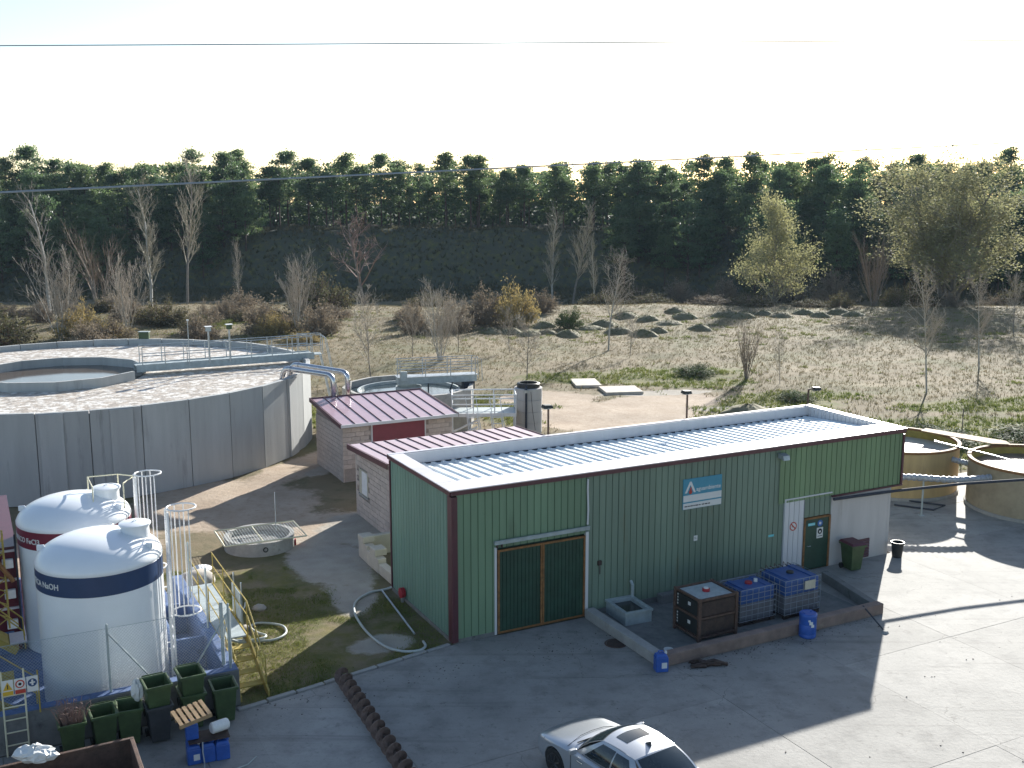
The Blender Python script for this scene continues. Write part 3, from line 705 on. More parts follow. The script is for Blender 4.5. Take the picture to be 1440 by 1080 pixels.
def ibc(loc, rz, label, hh, w=.60, d=.50, lab=None, cans=True):
    t = thing('caged_tote', label, 'tote', loc, rz, 'blue caged totes in the bund')
    # pallet
    p = MB()
    for y in (-d+.06, 0, d-.06): p.box(-w, w, y-.05, y+.05, 0, .03)
    for x in (-w+.08, 0, w-.08):
        for y in (-d+.06, 0, d-.06): p.box(x-.07, x+.07, y-.05, y+.05, .03, .11)
    p.box(-w, w, -d, d, .11, .135); p.build('pallet', 'rust_dark', t)
    # bottle with rounded top shoulders
    b = MB().box(-w+.03, w-.03, -d+.03, d-.03, .137, hh*.62).build('bottle_lower', 'ibc_low', t, bevel=.05)
    b = MB().box(-w+.03, w-.03, -d+.03, d-.03, hh*.60, hh).build('bottle', 'blue_ibc', t, bevel=.06)
    MB().box(-w+.16, -w+.30, -d+.08, d-.08, hh-.002, hh+.035).box(w-.34, w-.12, -d+.08, d-.08, hh-.002, hh+.03).build('ridge', 'blue_ibc', b, bevel=.012)
    cc = MB().lathe([(0,hh+.06),(.10,hh+.06),(.11,hh+.04),(.11,hh-.01)], 16).build('filler_cap', 'red_plastic' if cans else 'black_plastic', b)
    if cans: MB().lathe([(0,hh+.09),(.055,hh+.09),(.06,hh)], 12, (.28,.02)).build('vent_cap', 'label_white', b)
    # galvanised cage
    cg_ = MB(); r = .010
    nz = 7; nx = 6; ny = 5
    for i in range(nz):
        z = .15+(hh-.13)*i/(nz-1)
        cg_.tube([(-w,-d,z),(w,-d,z),(w,d,z),(-w,d,z),(-w,-d,z)], r, 4, cap=False)
    for i in range(nx+1):
        x = -w+2*w*i/nx
        for y in (-d-.012, d+.012): cg_.tube([(x,y,.13),(x,y,hh+.02)], r, 4)
    for i in range(1, ny):
        y = -d+2*d*i/ny
        for x in (-w-.012, w+.012): cg_.tube([(x,y,.13),(x,y,hh+.02)], r, 4)
    cg_.build('cage', 'cage', t)
    if lab: MB().box(*lab).build('label_plate', 'label_tan', t)
    return t
ibc(S(8.45, -2.30), TH, 'blue caged tote with red cap between rusty tote and blue drum', 1.08, .66, .46)
ibc(S(9.98, -2.35), TH, 'larger blue caged tote with tan label plate behind blue drum', 1.16, .68, .58, lab=(.05,.45,-.61,-.585,.82,1.08), cans=False)
m = MB()
for i in range(7):
    x = 9.35+.17*i; m.tube([S(x,-1.78,1.1), S(x+.06,-1.74,1.22+.05*(i%2)), S(x+.13,-1.80,1.16), S(x+.2,-1.74,1.1)], .016, 5)
tag(m.build('pipe_fittings', 'rust'), 'tangle of rusty pipe fittings on the far blue tote edge', 'fittings')

# grey tub
t = thing('grey_tub', 'open grey plastic tub with dark liquid at the bund corner', 'tub', S(5.40, -.62), TH-.05)
w, d, h = .44, .58, .40
m = MB().box(-w, w, -d, -d+.09, 0, h).box(-w, w, d-.09, d, 0, h).box(-w, -w+.09, -d+.09, d-.09, 0, h).box(w-.09, w, -d+.09, d-.09, 0, h)
m.box(-w-.03, w+.03, -d-.03, -d, h-.06, h+.01).box(-w-.03, w+.03, d, d+.03, h-.06, h+.01).box(-w-.03, -w, -d, d, h-.06, h+.01).box(w, w+.03, -d, d, h-.06, h+.01)
m.build('tub_body', 'galv_dull', t, bevel=.012)
MB().box(-w+.09, w-.09, -d+.09, d-.09, .05, .28).build('contents', 'liquid_dark', t)

# blue drum
t = thing('blue_drum', 'tall blue plastic drum in front of the bund wall', 'drum', S(9.10, -4.12), TH)
pr_ = [(0,0),(.21,0),(.235,.03),(.24,.10),(.232,.12),(.24,.14),(.24,.38),(.232,.40),(.24,.42),(.24,.60),(.25,.63),(.25,.68),(.235,.71),(.22,.72),(.215,.705),(0,.705)]
MB().lathe(pr_, 28).build('drum_body', 'blue_plastic', t, auto=35)
for x in (-.12, .12): MB().lathe([(0,.735),(.035,.735),(.04,.70)], 10, (x, .03)).build('bung', 'blue_plastic', t)
for i, (a, z, s) in enumerate([(-1.95,.48,.05),(-1.75,.40,.045),(-2.15,.55,.03)]):
    x, y = .243*math.cos(a), .243*math.sin(a); o = MB().box(-s, s, -.003, .003, -s*.9, s*.9).build('sticker', 'label_white', t); o.location = (x, y, z); o.rotation_euler = (0,0,a+PI/2)

def jerrycan(name, loc, rz, label, mname='blue_plastic', s=1., lab=True, parent=None, group=None):
    t = thing(name, label, 'jerrycan', loc, rz, group)
    m = MB().hexa([(-.15,-.12,0),(.15,-.12,0),(.15,.12,0),(-.15,.12,0),(-.15,-.12,.36),(.15,-.12,.36),(.15,.12,.36),(-.15,.12,.36)]).hexa([(-.148,-.118,.358),(.148,-.118,.358),(.148,.118,.358),(-.148,.118,.358),(-.12,-.08,.43),(.10,-.08,.43),(.10,.08,.43),(-.12,.08,.43)])
    m.build('can_body', mname, t, bevel=.022)
    MB().tube([(-.09,0,.42),(-.07,0,.49),(.03,0,.49),(.06,0,.42)], .017, 8).build('handle', mname, t)
    MB().lathe([(0,.475),(.03,.475),(.033,.43),(.033,.42)], 12, (.11,0)).build('cap', 'label_white' if lab else mname, t)
    if lab: MB().box(-.02,.11,-.125,-.121,.10,.24).build('label_plate', 'label_white', t)
    t.scale = (s,)*3
    return t
jerrycan('jerrycan', S(4.16, -4.02), TH-.3, 'blue jerrycan with white label at the near bund corner', s=1.12)
t = thing('white_pail', 'small white pail inside the near bund corner', 'pail', S(4.88, -3.35), 0)
MB().lathe([(0,.01),(.10,.01),(.125,.17),(.132,.17),(.132,.185),(.118,.185),(.095,.04),(0,.04)], 18).build('pail_body', 'bag_white', t, auto=40)
MB().tube([(-.125,0,.17),(-.09,-.1,.15),(0,-.15,.12),(.09,-.1,.15),(.125,0,.17)], .006, 5).build('handle', 'galv', t)
# manhole cover
t = thing('manhole_cover', 'round dark iron manhole cover in the yard beside the bund', 'manhole cover', S(4.03, -2.05), TH)
MB().lathe([(0,.012),(.25,.012),(.26,.004)], 28).build('lid', 'rust_dark', t)
MB().lathe([(.27,.004),(.275,.016),(.31,.016),(.32,.004)], 28).build('ring', 'rust', t)
# heap of old hose and cloth
m = MB()
for i in range(9):
    a = rnd.uniform(-.5,.5); cx, cy = rnd.uniform(-.35,.35), rnd.uniform(-.12,.12)
    ln = rnd.uniform(.18,.4)
    m.tube([(cx-ln*math.cos(a), cy-ln*math.sin(a), .035), (cx, cy+rnd.uniform(-.06,.06), rnd.uniform(.06,.15)), (cx+ln*math.cos(a), cy+ln*math.sin(a), .03)], rnd.uniform(.03,.055), 6)
o = m.build('rag_heap', 'rust_dark', smooth=True); o.location = S(5.35, -4.35); o.rotation_euler = (0,0,TH-.55)
tag(o, 'heap of dark rags and old hose before the bund', 'rags')
# lean rod at the right bund corner
t = thing('tie_rod', 'thin dark rod leaning from right bund corner to the ground', 'rod', (0,0,0))
MB().tube([S(11.55,-3.78,.335), (10.62, 28.70, .03)], .022, 6).build('rod', 'dark_pipe', t)
o = MB().lathe([(0,.06),(.07,.055),(.12,.0)], 8).build('foot', 'concrete', t); o.location = (10.63, 28.68, 0)

# wheelie bins
def bin_meshes(body, lid):
    w0, d0, w1, d1, h = .17, .20, .235, .275, .82; tk = .022
    m = MB()
    o = [(-w0,-d0,.04),(w0,-d0,.04),(w0,d0,.04),(-w0,d0,.04),(-w1,-d1,h),(w1,-d1,h),(w1,d1,h),(-w1,d1,h)]
    i_ = [(-w0+tk,-d0+tk,.07),(w0-tk,-d0+tk,.07),(w0-tk,d0-tk,.07),(-w0+tk,d0-tk,.07),(-w1+tk,-d1+tk,h),(w1-tk,-d1+tk,h),(w1-tk,d1-tk,h),(-w1+tk,d1-tk,h)]
    m.add(o+i_, [(0,3,2,1),(0,1,5,4),(1,2,6,5),(2,3,7,6),(3,0,4,7),(8,9,10,11),(8,12,13,9),(9,13,14,10),(10,14,15,11),(11,15,12,8),(4,5,13,12),(5,6,14,13),(6,7,15,14),(7,4,12,15)])
    rim = MB()
    e = .03
    for (x0,x1,y0,y1) in ((-w1-e,w1+e,-d1-e,-d1+.005),(-w1-e,w1+e,d1-.005,d1+e),(-w1-e,-w1+.005,-d1+.005,d1-.005),(w1-.005,w1+e,-d1+.005,d1-.005)): rim.box(x0,x1,y0,y1,h-.05,h+.012)
    hd = MB().tube([(-w1+.03,d1+.02,h-.02),(-w1+.03,d1+.09,h),(w1-.03,d1+.09,h),(w1-.03,d1+.02,h-.02)], .014, 6)
    wh = MB().tube([(-.03,0,0),(.03,0,0)], .085, 14)
    ld = MB().hexa([(-w1-.03,-d1-.05,h+.014),(w1+.03,-d1-.05,h+.014),(w1+.03,d1+.05,h+.014),(-w1-.03,d1+.05,h+.014),(-w1+.02,-d1+.03,h+.075),(w1-.02,-d1+.03,h+.075),(w1-.02,d1,h+.085),(-w1+.02,d1,h+.085)])
    return m.mesh('bin_body', body), rim.mesh('rim', body), hd.mesh('handle', body), wh.mesh('wheel', 'tyre'), ld.mesh('lid', lid)
BG = bin_meshes('bin_green', 'bin_red'); BK = bin_meshes('bin_grey', 'bin_grey')
def wheelie(loc, rz, label, B=BG, closed=False, group='wheelie bins by the chemical bund', fill=None):
    t = thing('wheelie_bin', label, 'wheelie bin', loc, rz, group)
    link('bin_body', B[0], t, bevel=.01); link('rim', B[1], t, bevel=.006); link('handle', B[2], t)
    for x in (-.2, .2): o = link('wheel', B[3], t); o.location = (x, .22, .085)
    if closed: link('lid', B[4], t, bevel=.015)
    if fill: fill(t)
    t.scale = (1.13,1.13,1.10)
    return t
def branches_fill(t):
    m = MB(); q = random.Random(3)
    for i in range(130):
        a = q.uniform(0,2*PI); r0 = q.uniform(0,.18); p = Vector((r0*math.cos(a), r0*math.sin(a), .6)); d = Vector((math.cos(a)*q.uniform(.05,.5), math.sin(a)*q.uniform(.05,.5), 1)).normalized()
        e = p+d*q.uniform(.3,.62); e2 = e+Vector((q.uniform(-.12,.12),q.uniform(-.12,.12),q.uniform(-.05,.1)))
        m.tube([p, e, e2], .006, 3, r2=.003)
    o = m.build('dry_cuttings', 'twig_red', t); tag(o, kind='stuff')
wheelie(S(-9.95,-1.62), TH, 'green wheelie bin full of dry cuttings, leftmost of the row', fill=branches_fill)
wheelie(S(-9.28,-1.52), TH+.05, 'open green wheelie bin second from left, beside the cuttings bin')
wheelie(S(-8.72,-1.50), TH-.1, 'open green wheelie bin third from left in the row')
wheelie(S(-8.12,-1.66), TH+.03, 'dark grey wheelie bin under a stacked green one', BK)
wheelie(tuple(S(-8.12,-1.66,.50)), TH+.05, 'green wheelie bin stacked inside the dark grey bin')
wheelie(S(-7.32,-1.40), TH, 'lower green wheelie bin of the right hand stack')
wheelie(tuple(S(-7.32,-1.38,.46)), TH+.04, 'upper open green wheelie bin of the right hand stack')
wheelie(S(-6.58,-1.42), TH-.04, 'open green wheelie bin at the end of the concrete wall')
wheelie(S(14.25,-.62), TH-.1, 'green wheelie bin with burgundy lid at the plaster wall', closed=True, group='wheelie bin at the shed')
# white plastic sack hanging over the bin
def crumple(name, loc, sx, sy, sz, mname, seed, n=18):
    q = random.Random(seed); m = MB(); vs = []; k = 10
    for i in range(k+1):
        ph_ = PI*i/k
        for j in range(n):
            a = 2*PI*j/n; r = 1+q.uniform(-.22,.22)
            vs.append((sx*r*math.sin(ph_)*math.cos(a), sy*r*math.sin(ph_)*math.sin(a), max(0, sz*(1-math.cos(ph_))*.5*(1+q.uniform(-.12,.12)))))
    m.add(vs, [(i*n+j, i*n+(j+1)%n, (i+1)*n+(j+1)%n, (i+1)*n+j) for i in range(k) for j in range(n)])
    o = m.build(name, mname, smooth=False); o.location = loc; return o
tag(crumple('plastic_sack', S(-8.50,-1.35,.86), .13, .11, .52, 'bag_white', 4), 'white plastic sack hanging beside the stacked green bin', 'sack')
# black bucket bin and leaning board at the shed right end
t = thing('bucket_bin', 'black round bucket bin at the plaster wall corner', 'bin', S(16.55, -.42), 0)
MB().lathe([(0,0),(.16,0),(.21,.50),(.23,.50),(.23,.54),(.20,.54),(.15,.04),(0,.04)], 22).build('bucket_body', 'black_plastic', t, auto=40)
MB().lathe([(.232,.5),(.245,.51),(.245,.535),(.232,.545)], 22).build('rim', 'black_plastic', t, auto=40)
o = MB().box(-.09,.09,-.02,.02,0,1.15).build('leaning_board', 'rust', bevel=.004); o.location = S(16.95, .9, .0); o.rotation_euler = (R(0), R(-22), TH)
tag(o, 'reddish board leaning on the end of the plaster wall', 'board')

# jerrycans, pallet and canister on the yard
grp = 'blue jerrycans in the strapped stack'
for i in range(3): jerrycan('jerrycan', S(-7.62+.30*i, -3.10-.04*i), TH-.06, ['blue jerrycan with red and white label, left of the stack front', 'middle blue jerrycan at the stack front', 'right blue jerrycan at the stack front'][i], s=1.0, lab=(i == 0), group=grp)
for i in range(3): jerrycan('jerrycan', S(-7.58+.30*i, -2.82-.04*i), TH-.06, 'blue jerrycan in the hidden rear row under the pallet', s=1.0, lab=False, group=grp)
bd = MB().box(-.40,.48,-.28,.24,0,.02).build('spacer_board', 'rust_dark'); bd.location = S(-7.32,-2.98,.50); bd.rotation_euler = (0,0,TH-.06); tag(bd, 'dark board lying on the stacked blue jerrycans', 'board')
o = jerrycan('jerrycan', S(-7.62,-2.98,.525), TH-.06, 'blue jerrycan lying under the wooden pallet', s=.9, lab=False, group=grp)
pt = thing('pallet', 'small slatted wooden pallet on top of the blue jerrycans', 'pallet', S(-7.62,-2.90,.99), TH+.12)
for i in range(6): MB().box(-.32+.125*i, -.24+.125*i, -.34, .34, .075, .095).build('slat', 'wood', pt)
for y in (-.30, 0, .30): MB().box(-.33,.39,y-.03,y+.03,.0,.073).build('bearer', 'wood', pt)
pt.rotation_euler = (R(4), R(-8), TH+.12)
t = thing('white_canister', 'white plastic canister lying beside the pallet on the stack', 'canister', S(-7.02,-2.98,.525), TH+.25)
o = MB().lathe([(0,-.20),(.10,-.20),(.125,-.175),(.13,0),(.125,.17),(.11,.20),(0,.20)], 20).build('canister_body', 'bag_white', t, auto=40); o.rotation_euler = (0, PI/2, 0); o.location = (0,0,.14)
o = MB().lathe([(.035,.20),(.035,.24),(0,.24)], 12).build('cap', 'bag_white', t); o.rotation_euler = (0, PI/2, 0); o.location = (0,0,.14)
# loose strap
m = MB().tube([S(-7.45,-3.27,.52), S(-7.46,-3.29,.3), S(-7.44,-3.32,.06), S(-7.5,-3.6,.02), S(-7.2,-3.9,.015), S(-6.6,-3.75,.015), S(-6.35,-3.5,.015)], .014, 5)
tag(m.build('loose_strap', 'hose'), 'pale loose strap trailing from the jerrycan stack', 'strap')

# skip with rusty walls and a white sack on its corner
t = thing('skip', 'open rusty skip at the lower left corner of the yard', 'skip', S(-10.6,-4.6), TH)
hw, hd_, hh = 1.72, 1.42, .90
for (x0,x1,y0,y1) in ((-hw,hw,hd_-.05,hd_),(-hw,hw,-hd_,-hd_+.05),(-hw,-hw+.05,-hd_+.05,hd_-.05),(hw-.05,hw,-hd_+.05,hd_-.05)):
    MB().box(x0,x1,y0,y1,.05,hh).build('side_plate', 'rust', t)
MB().box(-hw+.05,hw-.05,-hd_+.05,hd_-.05,.05,.10).build('floor_plate', 'rust_dark', t)
for (x0,x1,y0,y1) in ((-hw-.03,hw+.03,hd_-.055,hd_+.03),(-hw-.03,hw+.03,-hd_-.03,-hd_+.055),(-hw-.03,-hw+.055,-hd_+.056,hd_-.056),(hw-.055,hw+.03,-hd_+.056,hd_-.056)):
    MB().box(x0,x1,y0,y1,hh+.002,hh+.05).build('top_rail', 'rust', t, bevel=.01)
m = MB()
for i in range(40):
    q = random.Random(i+50); m.tube([(q.uniform(-1.4,1.4), q.uniform(-1.1,1.1), .12), (q.uniform(-1.5,1.5), q.uniform(-1.2,1.2), q.uniform(.15,.5))], q.uniform(.015,.05), 5)
tag(m.build('scrap', 'rust_dark', t), kind='stuff')
tag(crumple('white_sack', S(-10.75,-3.35,.96), .42, .24, .34, 'bag_white', 11, 22), 'crumpled white sack with black marks over the skip corner', 'sack')
# auger screw lying on the yard
t = thing('auger_screw', 'rusty auger screw conveyor flight lying on the concrete yard', 'auger', (-4.40, 25.62, .19), math.atan2(-4.45, 2.05))
ln = 5.6; m = MB(); rr = .21; pitch = .38; n = 22; k = int(ln/pitch*n)
vs = []
for i in range(k+1):
    a = 2*PI*i/n; x = ln*i/k
    for r_, dx in ((.04,-.008),(rr,-.010),(rr,.010),(.04,.008)): vs.append((x+dx, r_*math.cos(a), r_*math.sin(a)))
fs = [(4*i+j, 4*i+(j+1)%4, 4*i+4+(j+1)%4, 4*i+4+j) for i in range(k) for j in range(4)]
m.add(vs, fs); m.build('flight', 'auger_rust', t, auto=50)
MB().tube([(-.12,0,0),(ln+.1,0,0)], .045, 10).build('shaft', 'rust_dark', t)
# hoses
def smooth_path(pts, n=6):
    P = [Vector(p) for p in pts]; out = []
    for i in range(len(P)-1):
        p0 = P[max(i-1,0)]; p1 = P[i]; p2 = P[i+1]; p3 = P[min(i+2,len(P)-1)]
        for k_ in range(n):
            t_ = k_/n; out.append(.5*((2*p1)+(-p0+p2)*t_+(2*p0-5*p1+4*p2-p3)*t_**2+(-p0+3*p1-3*p2+p3)*t_**3))
    return out+[P[-1]]
hz = .05
tag(MB().tube(smooth_path([(-3.30,31.75,.28),(-3.55,32.0,.2),(-3.95,31.95,hz),(-4.45,31.62,hz),(-4.76,30.9,hz),(-4.66,29.95,hz),(-4.15,28.65,hz),(-3.52,27.65,hz),(-2.99,27.30,hz),(-2.55,27.35,hz),(-2.38,27.62,hz),(-2.47,27.95,hz)]), .036, 8).build('water_hose', 'hose', smooth=True), 'thick pale hose looping on the ground by the shed side', 'hose')
tag(MB().tube([(-4.09,31.85,.05),(-2.76,28.5,.04)], .03, 8).build('metal_pole', 'galv'), 'straight metal pole lying beside the hose loop', 'pole')
tag(MB().tube(smooth_path([(-8.0,27.75,.3),(-7.6,27.85,.08),(-7.31,27.95,hz),(-6.65,28.06,hz),(-6.41,28.5,hz),(-6.59,29.0,hz),(-7.01,29.21,hz),(-7.42,29.21,hz),(-7.49,28.9,hz),(-7.22,28.55,hz),(-6.93,28.3,.08),(-6.95,28.06,.10),(-7.3,27.93,.09),(-7.8,27.9,.1)]), .035, 8).build('water_hose', 'hose', smooth=True), 'white hose curled on the grass beside yellow steps', 'hose')
tag(MB().tube(smooth_path([(-8.5,29.3,.5),(-8.34,29.58,.3),(-8.12,29.95,.15),(-8.05,30.34,.06),(-8.12,30.79,.05)]), .025, 6).build('water_hose', 'hose', smooth=True), 'short thin hose hanging onto the grass behind the bund', 'hose')
t = thing('hose_reel', 'red hose tap at the foot of the shed side wall', 'tap', S(-.10, 3.55), TH)
MB().tube([(-.06,0,.30),(.06,0,.30)], .16, 14).build('reel', 'red_plastic', t); MB().box(-.03,.03,-.05,.05,0,.3).build('bracket', 'galv', t)

# ---------------------------------------------------------------- chemical dosing area (blue bund, two white tanks)
cb_ = in_shed('chemical_bund', 'blue painted concrete bund wall round the white tanks', 'bund wall')
m = MB().box(-17.2, -6.08, -.90, -.60, 0, .93); o = m.build('wall', 'concrete_dark', cb_, bevel=.015)
MB().box(-17.2, -6.10, -.88, -.62, .9305, .945).build('painted_top', 'blue_paint', o)
o = MB().box(-6.38, -6.08, -.598, 6.5, 0, .93).build('wall', 'blue_paint', cb_, bevel=.015)
MB().box(-17.2, -6.40, -.598, 8.5, .02, .06).build('floor', 'blue_paint', cb_)
MB().box(-17.2, -6.38, 8.3, 8.5, .06, .93).build('wall', 'blue_paint', cb_, bevel=.015)
o = MB().box(-7.2, -6.42, 1.55, 1.65, .06, .93).build('sump_wall', 'blue_paint', cb_, bevel=.01)
MB().box(-7.2, -7.1, 1.66, 4.2, .06, .93).box(-7.2, -6.42, 4.1, 4.2, .06, .93).build('sump_wall', 'blue_paint', cb_, bevel=.01)
MB().box(-6.99, -6.50, 1.75, 3.5, .07, .09).build('sump_grille', 'dark_pipe', cb_)

def bend_text(body, size, mname, parent, Rr, a_end, z, name='lettering'):
    o = text_mesh(body, size, name, mname, parent, (0,0,0), (0,0,0), bold=.003, extrude=.003)
    me_ = o.data; xs_ = [v.co.x for v in me_.vertices]; xm = max(xs_)
    bm = bmesh.new(); bm.from_mesh(me_); bmesh.ops.triangulate(bm, faces=bm.faces[:]); bm.to_mesh(me_); bm.free()
    for v in me_.vertices:
        a = a_end-(xm-v.co.x)/Rr; r = Rr+.004+v.co.z
        v.co = Vector((r*math.cos(a), r*math.sin(a), z+v.co.y))
    me_.update(); return o
def chem_tank(u, v, label, band, words, extra):
    t = thing('chemical_tank', label, 'tank', S(u, v, .06), TH, 'white chemical tanks')
    Rr = 1.47
    MB().lathe([(0,.0),(Rr-.04,0),(Rr,.05),(Rr,2.94)], 64).build('tank_shell', 'white_grp', t, auto=40)
    MB().lathe([(Rr,2.941),(Rr+.006,2.945),(Rr+.006,3.425),(Rr,3.43)], 64).build('colour_band', band, t, auto=40)
    dome = [(Rr,3.431),(Rr+.012,3.45),(Rr+.012,3.52)]
    for i in range(1, 13):
        a = i/12*PI/2; dome.append((Rr*math.cos(a)**.9 if i < 12 else .001, 3.52+.58*math.sin(a)**1.15))
    MB().lathe(dome, 64).build('dome', 'white_grp', t, auto=40)
    # manhole neck with lid towards the ladder
    nk = MB().lathe([(.34,3.72),(.335,4.16),(.36,4.16),(.36,4.20)], 28, (.86,-.10)).build('neck', 'white_grp', t, auto=40)
    MB().lathe([(.385,4.195),(.385,4.225),(.33,4.245),(0,4.27)], 28, (.86,-.10)).tube([(.80,-.10,4.255),(.86,-.10,4.30),(.92,-.10,4.255)], .012, 5).build('lid', 'white_grp', nk, auto=40)
    # lifting lugs
    for a in (PI*.93, -.62, 1.2):
        x, y = 1.32*math.cos(a), 1.32*math.sin(a); o = MB().box(-.09,.09,-.025,.025,-.06,.09).build('lifting_lug', 'white_grp', t, bevel=.02); o.location = (x, y, 3.78); o.rotation_euler = (0,0,a)
    # lettering that runs out of sight round the left side
    bend_text(words, .20, 'label_white', t, Rr+.006, R(-107.5)-TH+extra, 3.11)
    # ladder with safety cage
    lx, ly = Rr+.14, -.20
    ld = MB()
    for y in (-.20, .20): ld.tube([(lx,ly+y,.0),(lx,ly+y,4.45)], .028, 6)
    for i in range(15): ld.tube([(lx,ly-.20,.25+.28*i),(lx,ly+.20,.25+.28*i)], .014, 5)
    for z in (.9, 2.4): ld.tube([(lx,ly-.2,z),(lx-.14,ly-.2,z)], .02, 5).tube([(lx,ly+.2,z),(lx-.14,ly+.2,z)], .02, 5)
    lo = ld.build('ladder', 'white_paint', t)
    cg = MB()
    arc = [(lx+.34-.36*math.cos(a)*1.0, ly+.36*math.sin(a)) for a in [R(-150+300*i/14) for i in range(15)]]
    arc = [(lx+.36*(1-math.cos(a))*1.0, ly+.36*math.sin(a)) for a in [R(-180+360*i/20) for i in range(21)]]
    for z in (1.75, 4.5): cg.tube([(x,y,z) for x,y in arc], .022 if z in (1.75,4.5) else .014, 5, cap=False)
    for i in (4,6,8,10,12,14,16): cg.tube([(arc[i][0],arc[i][1],1.75),(arc[i][0],arc[i][1],4.5)], .015, 5)
    cg.build('safety_cage', 'white_paint', lo)
    # guard rail round the manhole
    if v > 3:
      gr = MB(); pts = [(.45,.55),(1.25,.50),(1.25,-.62),(.45,-.68)]
      for x, y in pts: gr.tube([(x,y,3.55),(x,y,4.40)], .018, 5)
      gr.tube([(*pts[3],4.40),(*pts[0],4.40),(*pts[1],4.40)], .018, 5).tube([(*pts[1],4.40),(1.62,.0,4.42),(*pts[2],4.40)], .018, 5)
      gr.build('guard_rail', 'cream_paint', t)
    MB().tube([(Rr+.03,-.62,.3),(Rr+.03,-.62,3.2)], .02, 6).tube([(Rr-.02,-.75,.3),(Rr-.02,-.75,3.2)], .012, 6).build('level_pipe', 'white_paint', t)
    return t
chem_tank(-8.84, 1.45, 'white domed chemical tank with dark blue band marked NaOH', 'band_blue', 'SOSA CAUSTICA NaOH', 0)
chem_tank(-9.05, 5.27, 'white domed chemical tank with dark red band marked FeCl3', 'band_red', 'CLORURO FERRICO FeCl3', R(3))

# chain link fence on the bund wall
fn = in_shed('chain_link_fence', 'chain link fence on grey posts along the chemical bund', 'fence')
pm = MB().tube([(0,0,0),(0,0,1.62)], .028, 8).lathe([(.03,1.62),(.02,1.66),(0,1.67)], 8).mesh('post', 'galv_dull')
for (u, v) in [(-14.0,-.75),(-11.5,-.75),(-9.0,-.75),(-6.25,-.75),(-6.22,2.0),(-6.22,4.4)]:
    o = link('post', pm, fn); o.location = (u, v, .945)
def mesh_panel(p0, p1, z0, z1):
    m = MB(); p0 = Vector(p0); p1 = Vector(p1); ln = (p1-p0).length; d = (p1-p0)/ln; h = z1-z0; st = .075; nrm = Vector((-d.y, d.x))*.002
    k = -h
    while k < ln:
        for sgn in (1, -1):
            a = k; b = k+h
            if sgn == 1: s0, t0, s1, t1 = a, 0, b, h
            else: s0, t0, s1, t1 = a, h, b, 0
            if s0 < 0: t0 += (0-s0)*(t1-t0)/(s1-s0); s0 = 0
            if s1 > ln: t1 -= (s1-ln)*(t1-t0)/(s1-s0); s1 = ln
            if s1-s0 < .01: continue
            A = p0+d*s0; B = p0+d*s1; w_ = .002
            m.hexa([(A.x-nrm.x,A.y-nrm.y,z0+t0-w_),(A.x+nrm.x,A.y+nrm.y,z0+t0-w_),(B.x+nrm.x,B.y+nrm.y,z0+t1-w_),(B.x-nrm.x,B.y-nrm.y,z0+t1-w_),(A.x-nrm.x,A.y-nrm.y,z0+t0+w_),(A.x+nrm.x,A.y+nrm.y,z0+t0+w_),(B.x+nrm.x,B.y+nrm.y,z0+t1+w_),(B.x-nrm.x,B.y-nrm.y,z0+t1+w_)])
        k += st
    m.tube([(p0.x,p0.y,z1),(p1.x,p1.y,z1)], .006, 4)
    m.build('wire_mesh', 'galv_dull', fn)
mesh_panel((-14,-.75), (-11.5,-.75), 1.0, 2.5); mesh_panel((-11.5,-.75), (-9,-.75), 1.0, 2.5); mesh_panel((-9,-.75), (-6.3,-.75), 1.0, 2.5)
for a, b in (((-9.0,-.78,2.4),(-8.0,-.78,.97)),((-6.25,-.75,2.4),(-7.2,-.75,.97)),((-6.22,-.7,2.4),(-6.22,.4,.97))): MB().tube([a,b], .02, 6).build('brace', 'galv_dull', fn)

# yellow steps over the right bund wall
st = in_shed('yellow_steps', 'yellow steel steps and walkway descending onto the lawn beside the bund', 'steps')
MB().box(-6.02, -5.38, 1.3, 5.6, .80, .84).build('walkway', 'galv_dull', st)
MB().box(-6.06, -6.03, 1.3, 5.6, .60, .85).box(-5.37, -5.33, 1.3, 5.6, .60, .85).build('side_plate', 'yellow_paint', st)
for x in (-6.05, -5.36):
    MB().hexa([(x,-.75,.0),(x+.04,-.75,.0),(x+.04,-.45,.0),(x,-.45,.0),(x,1.15,.84),(x+.04,1.15,.84),(x+.04,1.34,.70),(x,1.34,.70)]).hexa([(x,-.75,.002),(x+.04,-.75,.002),(x+.04,-.5,-.02),(x,-.5,-.02),(x,-.75,.14),(x+.04,-.75,.14),(x+.04,1.2,.86),(x,1.2,.86)]).build('stringer', 'yellow_paint', st)
for i in range(4): MB().box(-6.0, -5.37, -.35+.40*i, -.10+.40*i, .16+.17*i, .19+.17*i).build('tread', 'yellow_paint', st)
hr = MB()
for x in (-6.04, -5.34):
    for zz in (.95, .55): hr.tube([(x,-.55,zz*.9+.0),(x,1.3,.84+zz),(x,5.6,.84+zz)], .018, 6)
    for y, b_ in ((-.5,.05),(.4,.45),(1.3,.84),(2.7,.84),(4.1,.84),(5.5,.84)): hr.tube([(x,y,b_),(x,y,b_+.95)], .018, 6)
hr.build('hand_rail', 'yellow_paint', st)
for y in (1.4, 3.4, 5.4): MB().box(-5.75, -5.67, y, y+.08, 0, .6).build('support', 'yellow_paint', st)
nb = in_shed('notice_board', 'grey metal notice board on posts beside the yellow walkway', 'board'); MB().box(-5.30,-5.27,2.2,3.2,.75,1.65).build('panel', 'galv_dull', nb)
for y in (2.25, 3.15): MB().tube([(-5.25,y,0),(-5.25,y,1.95)], .022, 6).build('post', 'galv', nb)
vp = in_shed('vent_pipes', 'pair of upright grey pipes at the front corner of the bund', 'pipes')
for x, h_ in ((-6.35,2.55),(-6.18,2.35)): MB().tube([(x,-.45,.94),(x,-.45,h_)], .045, 8).build('pipe', 'galv_dull', vp)

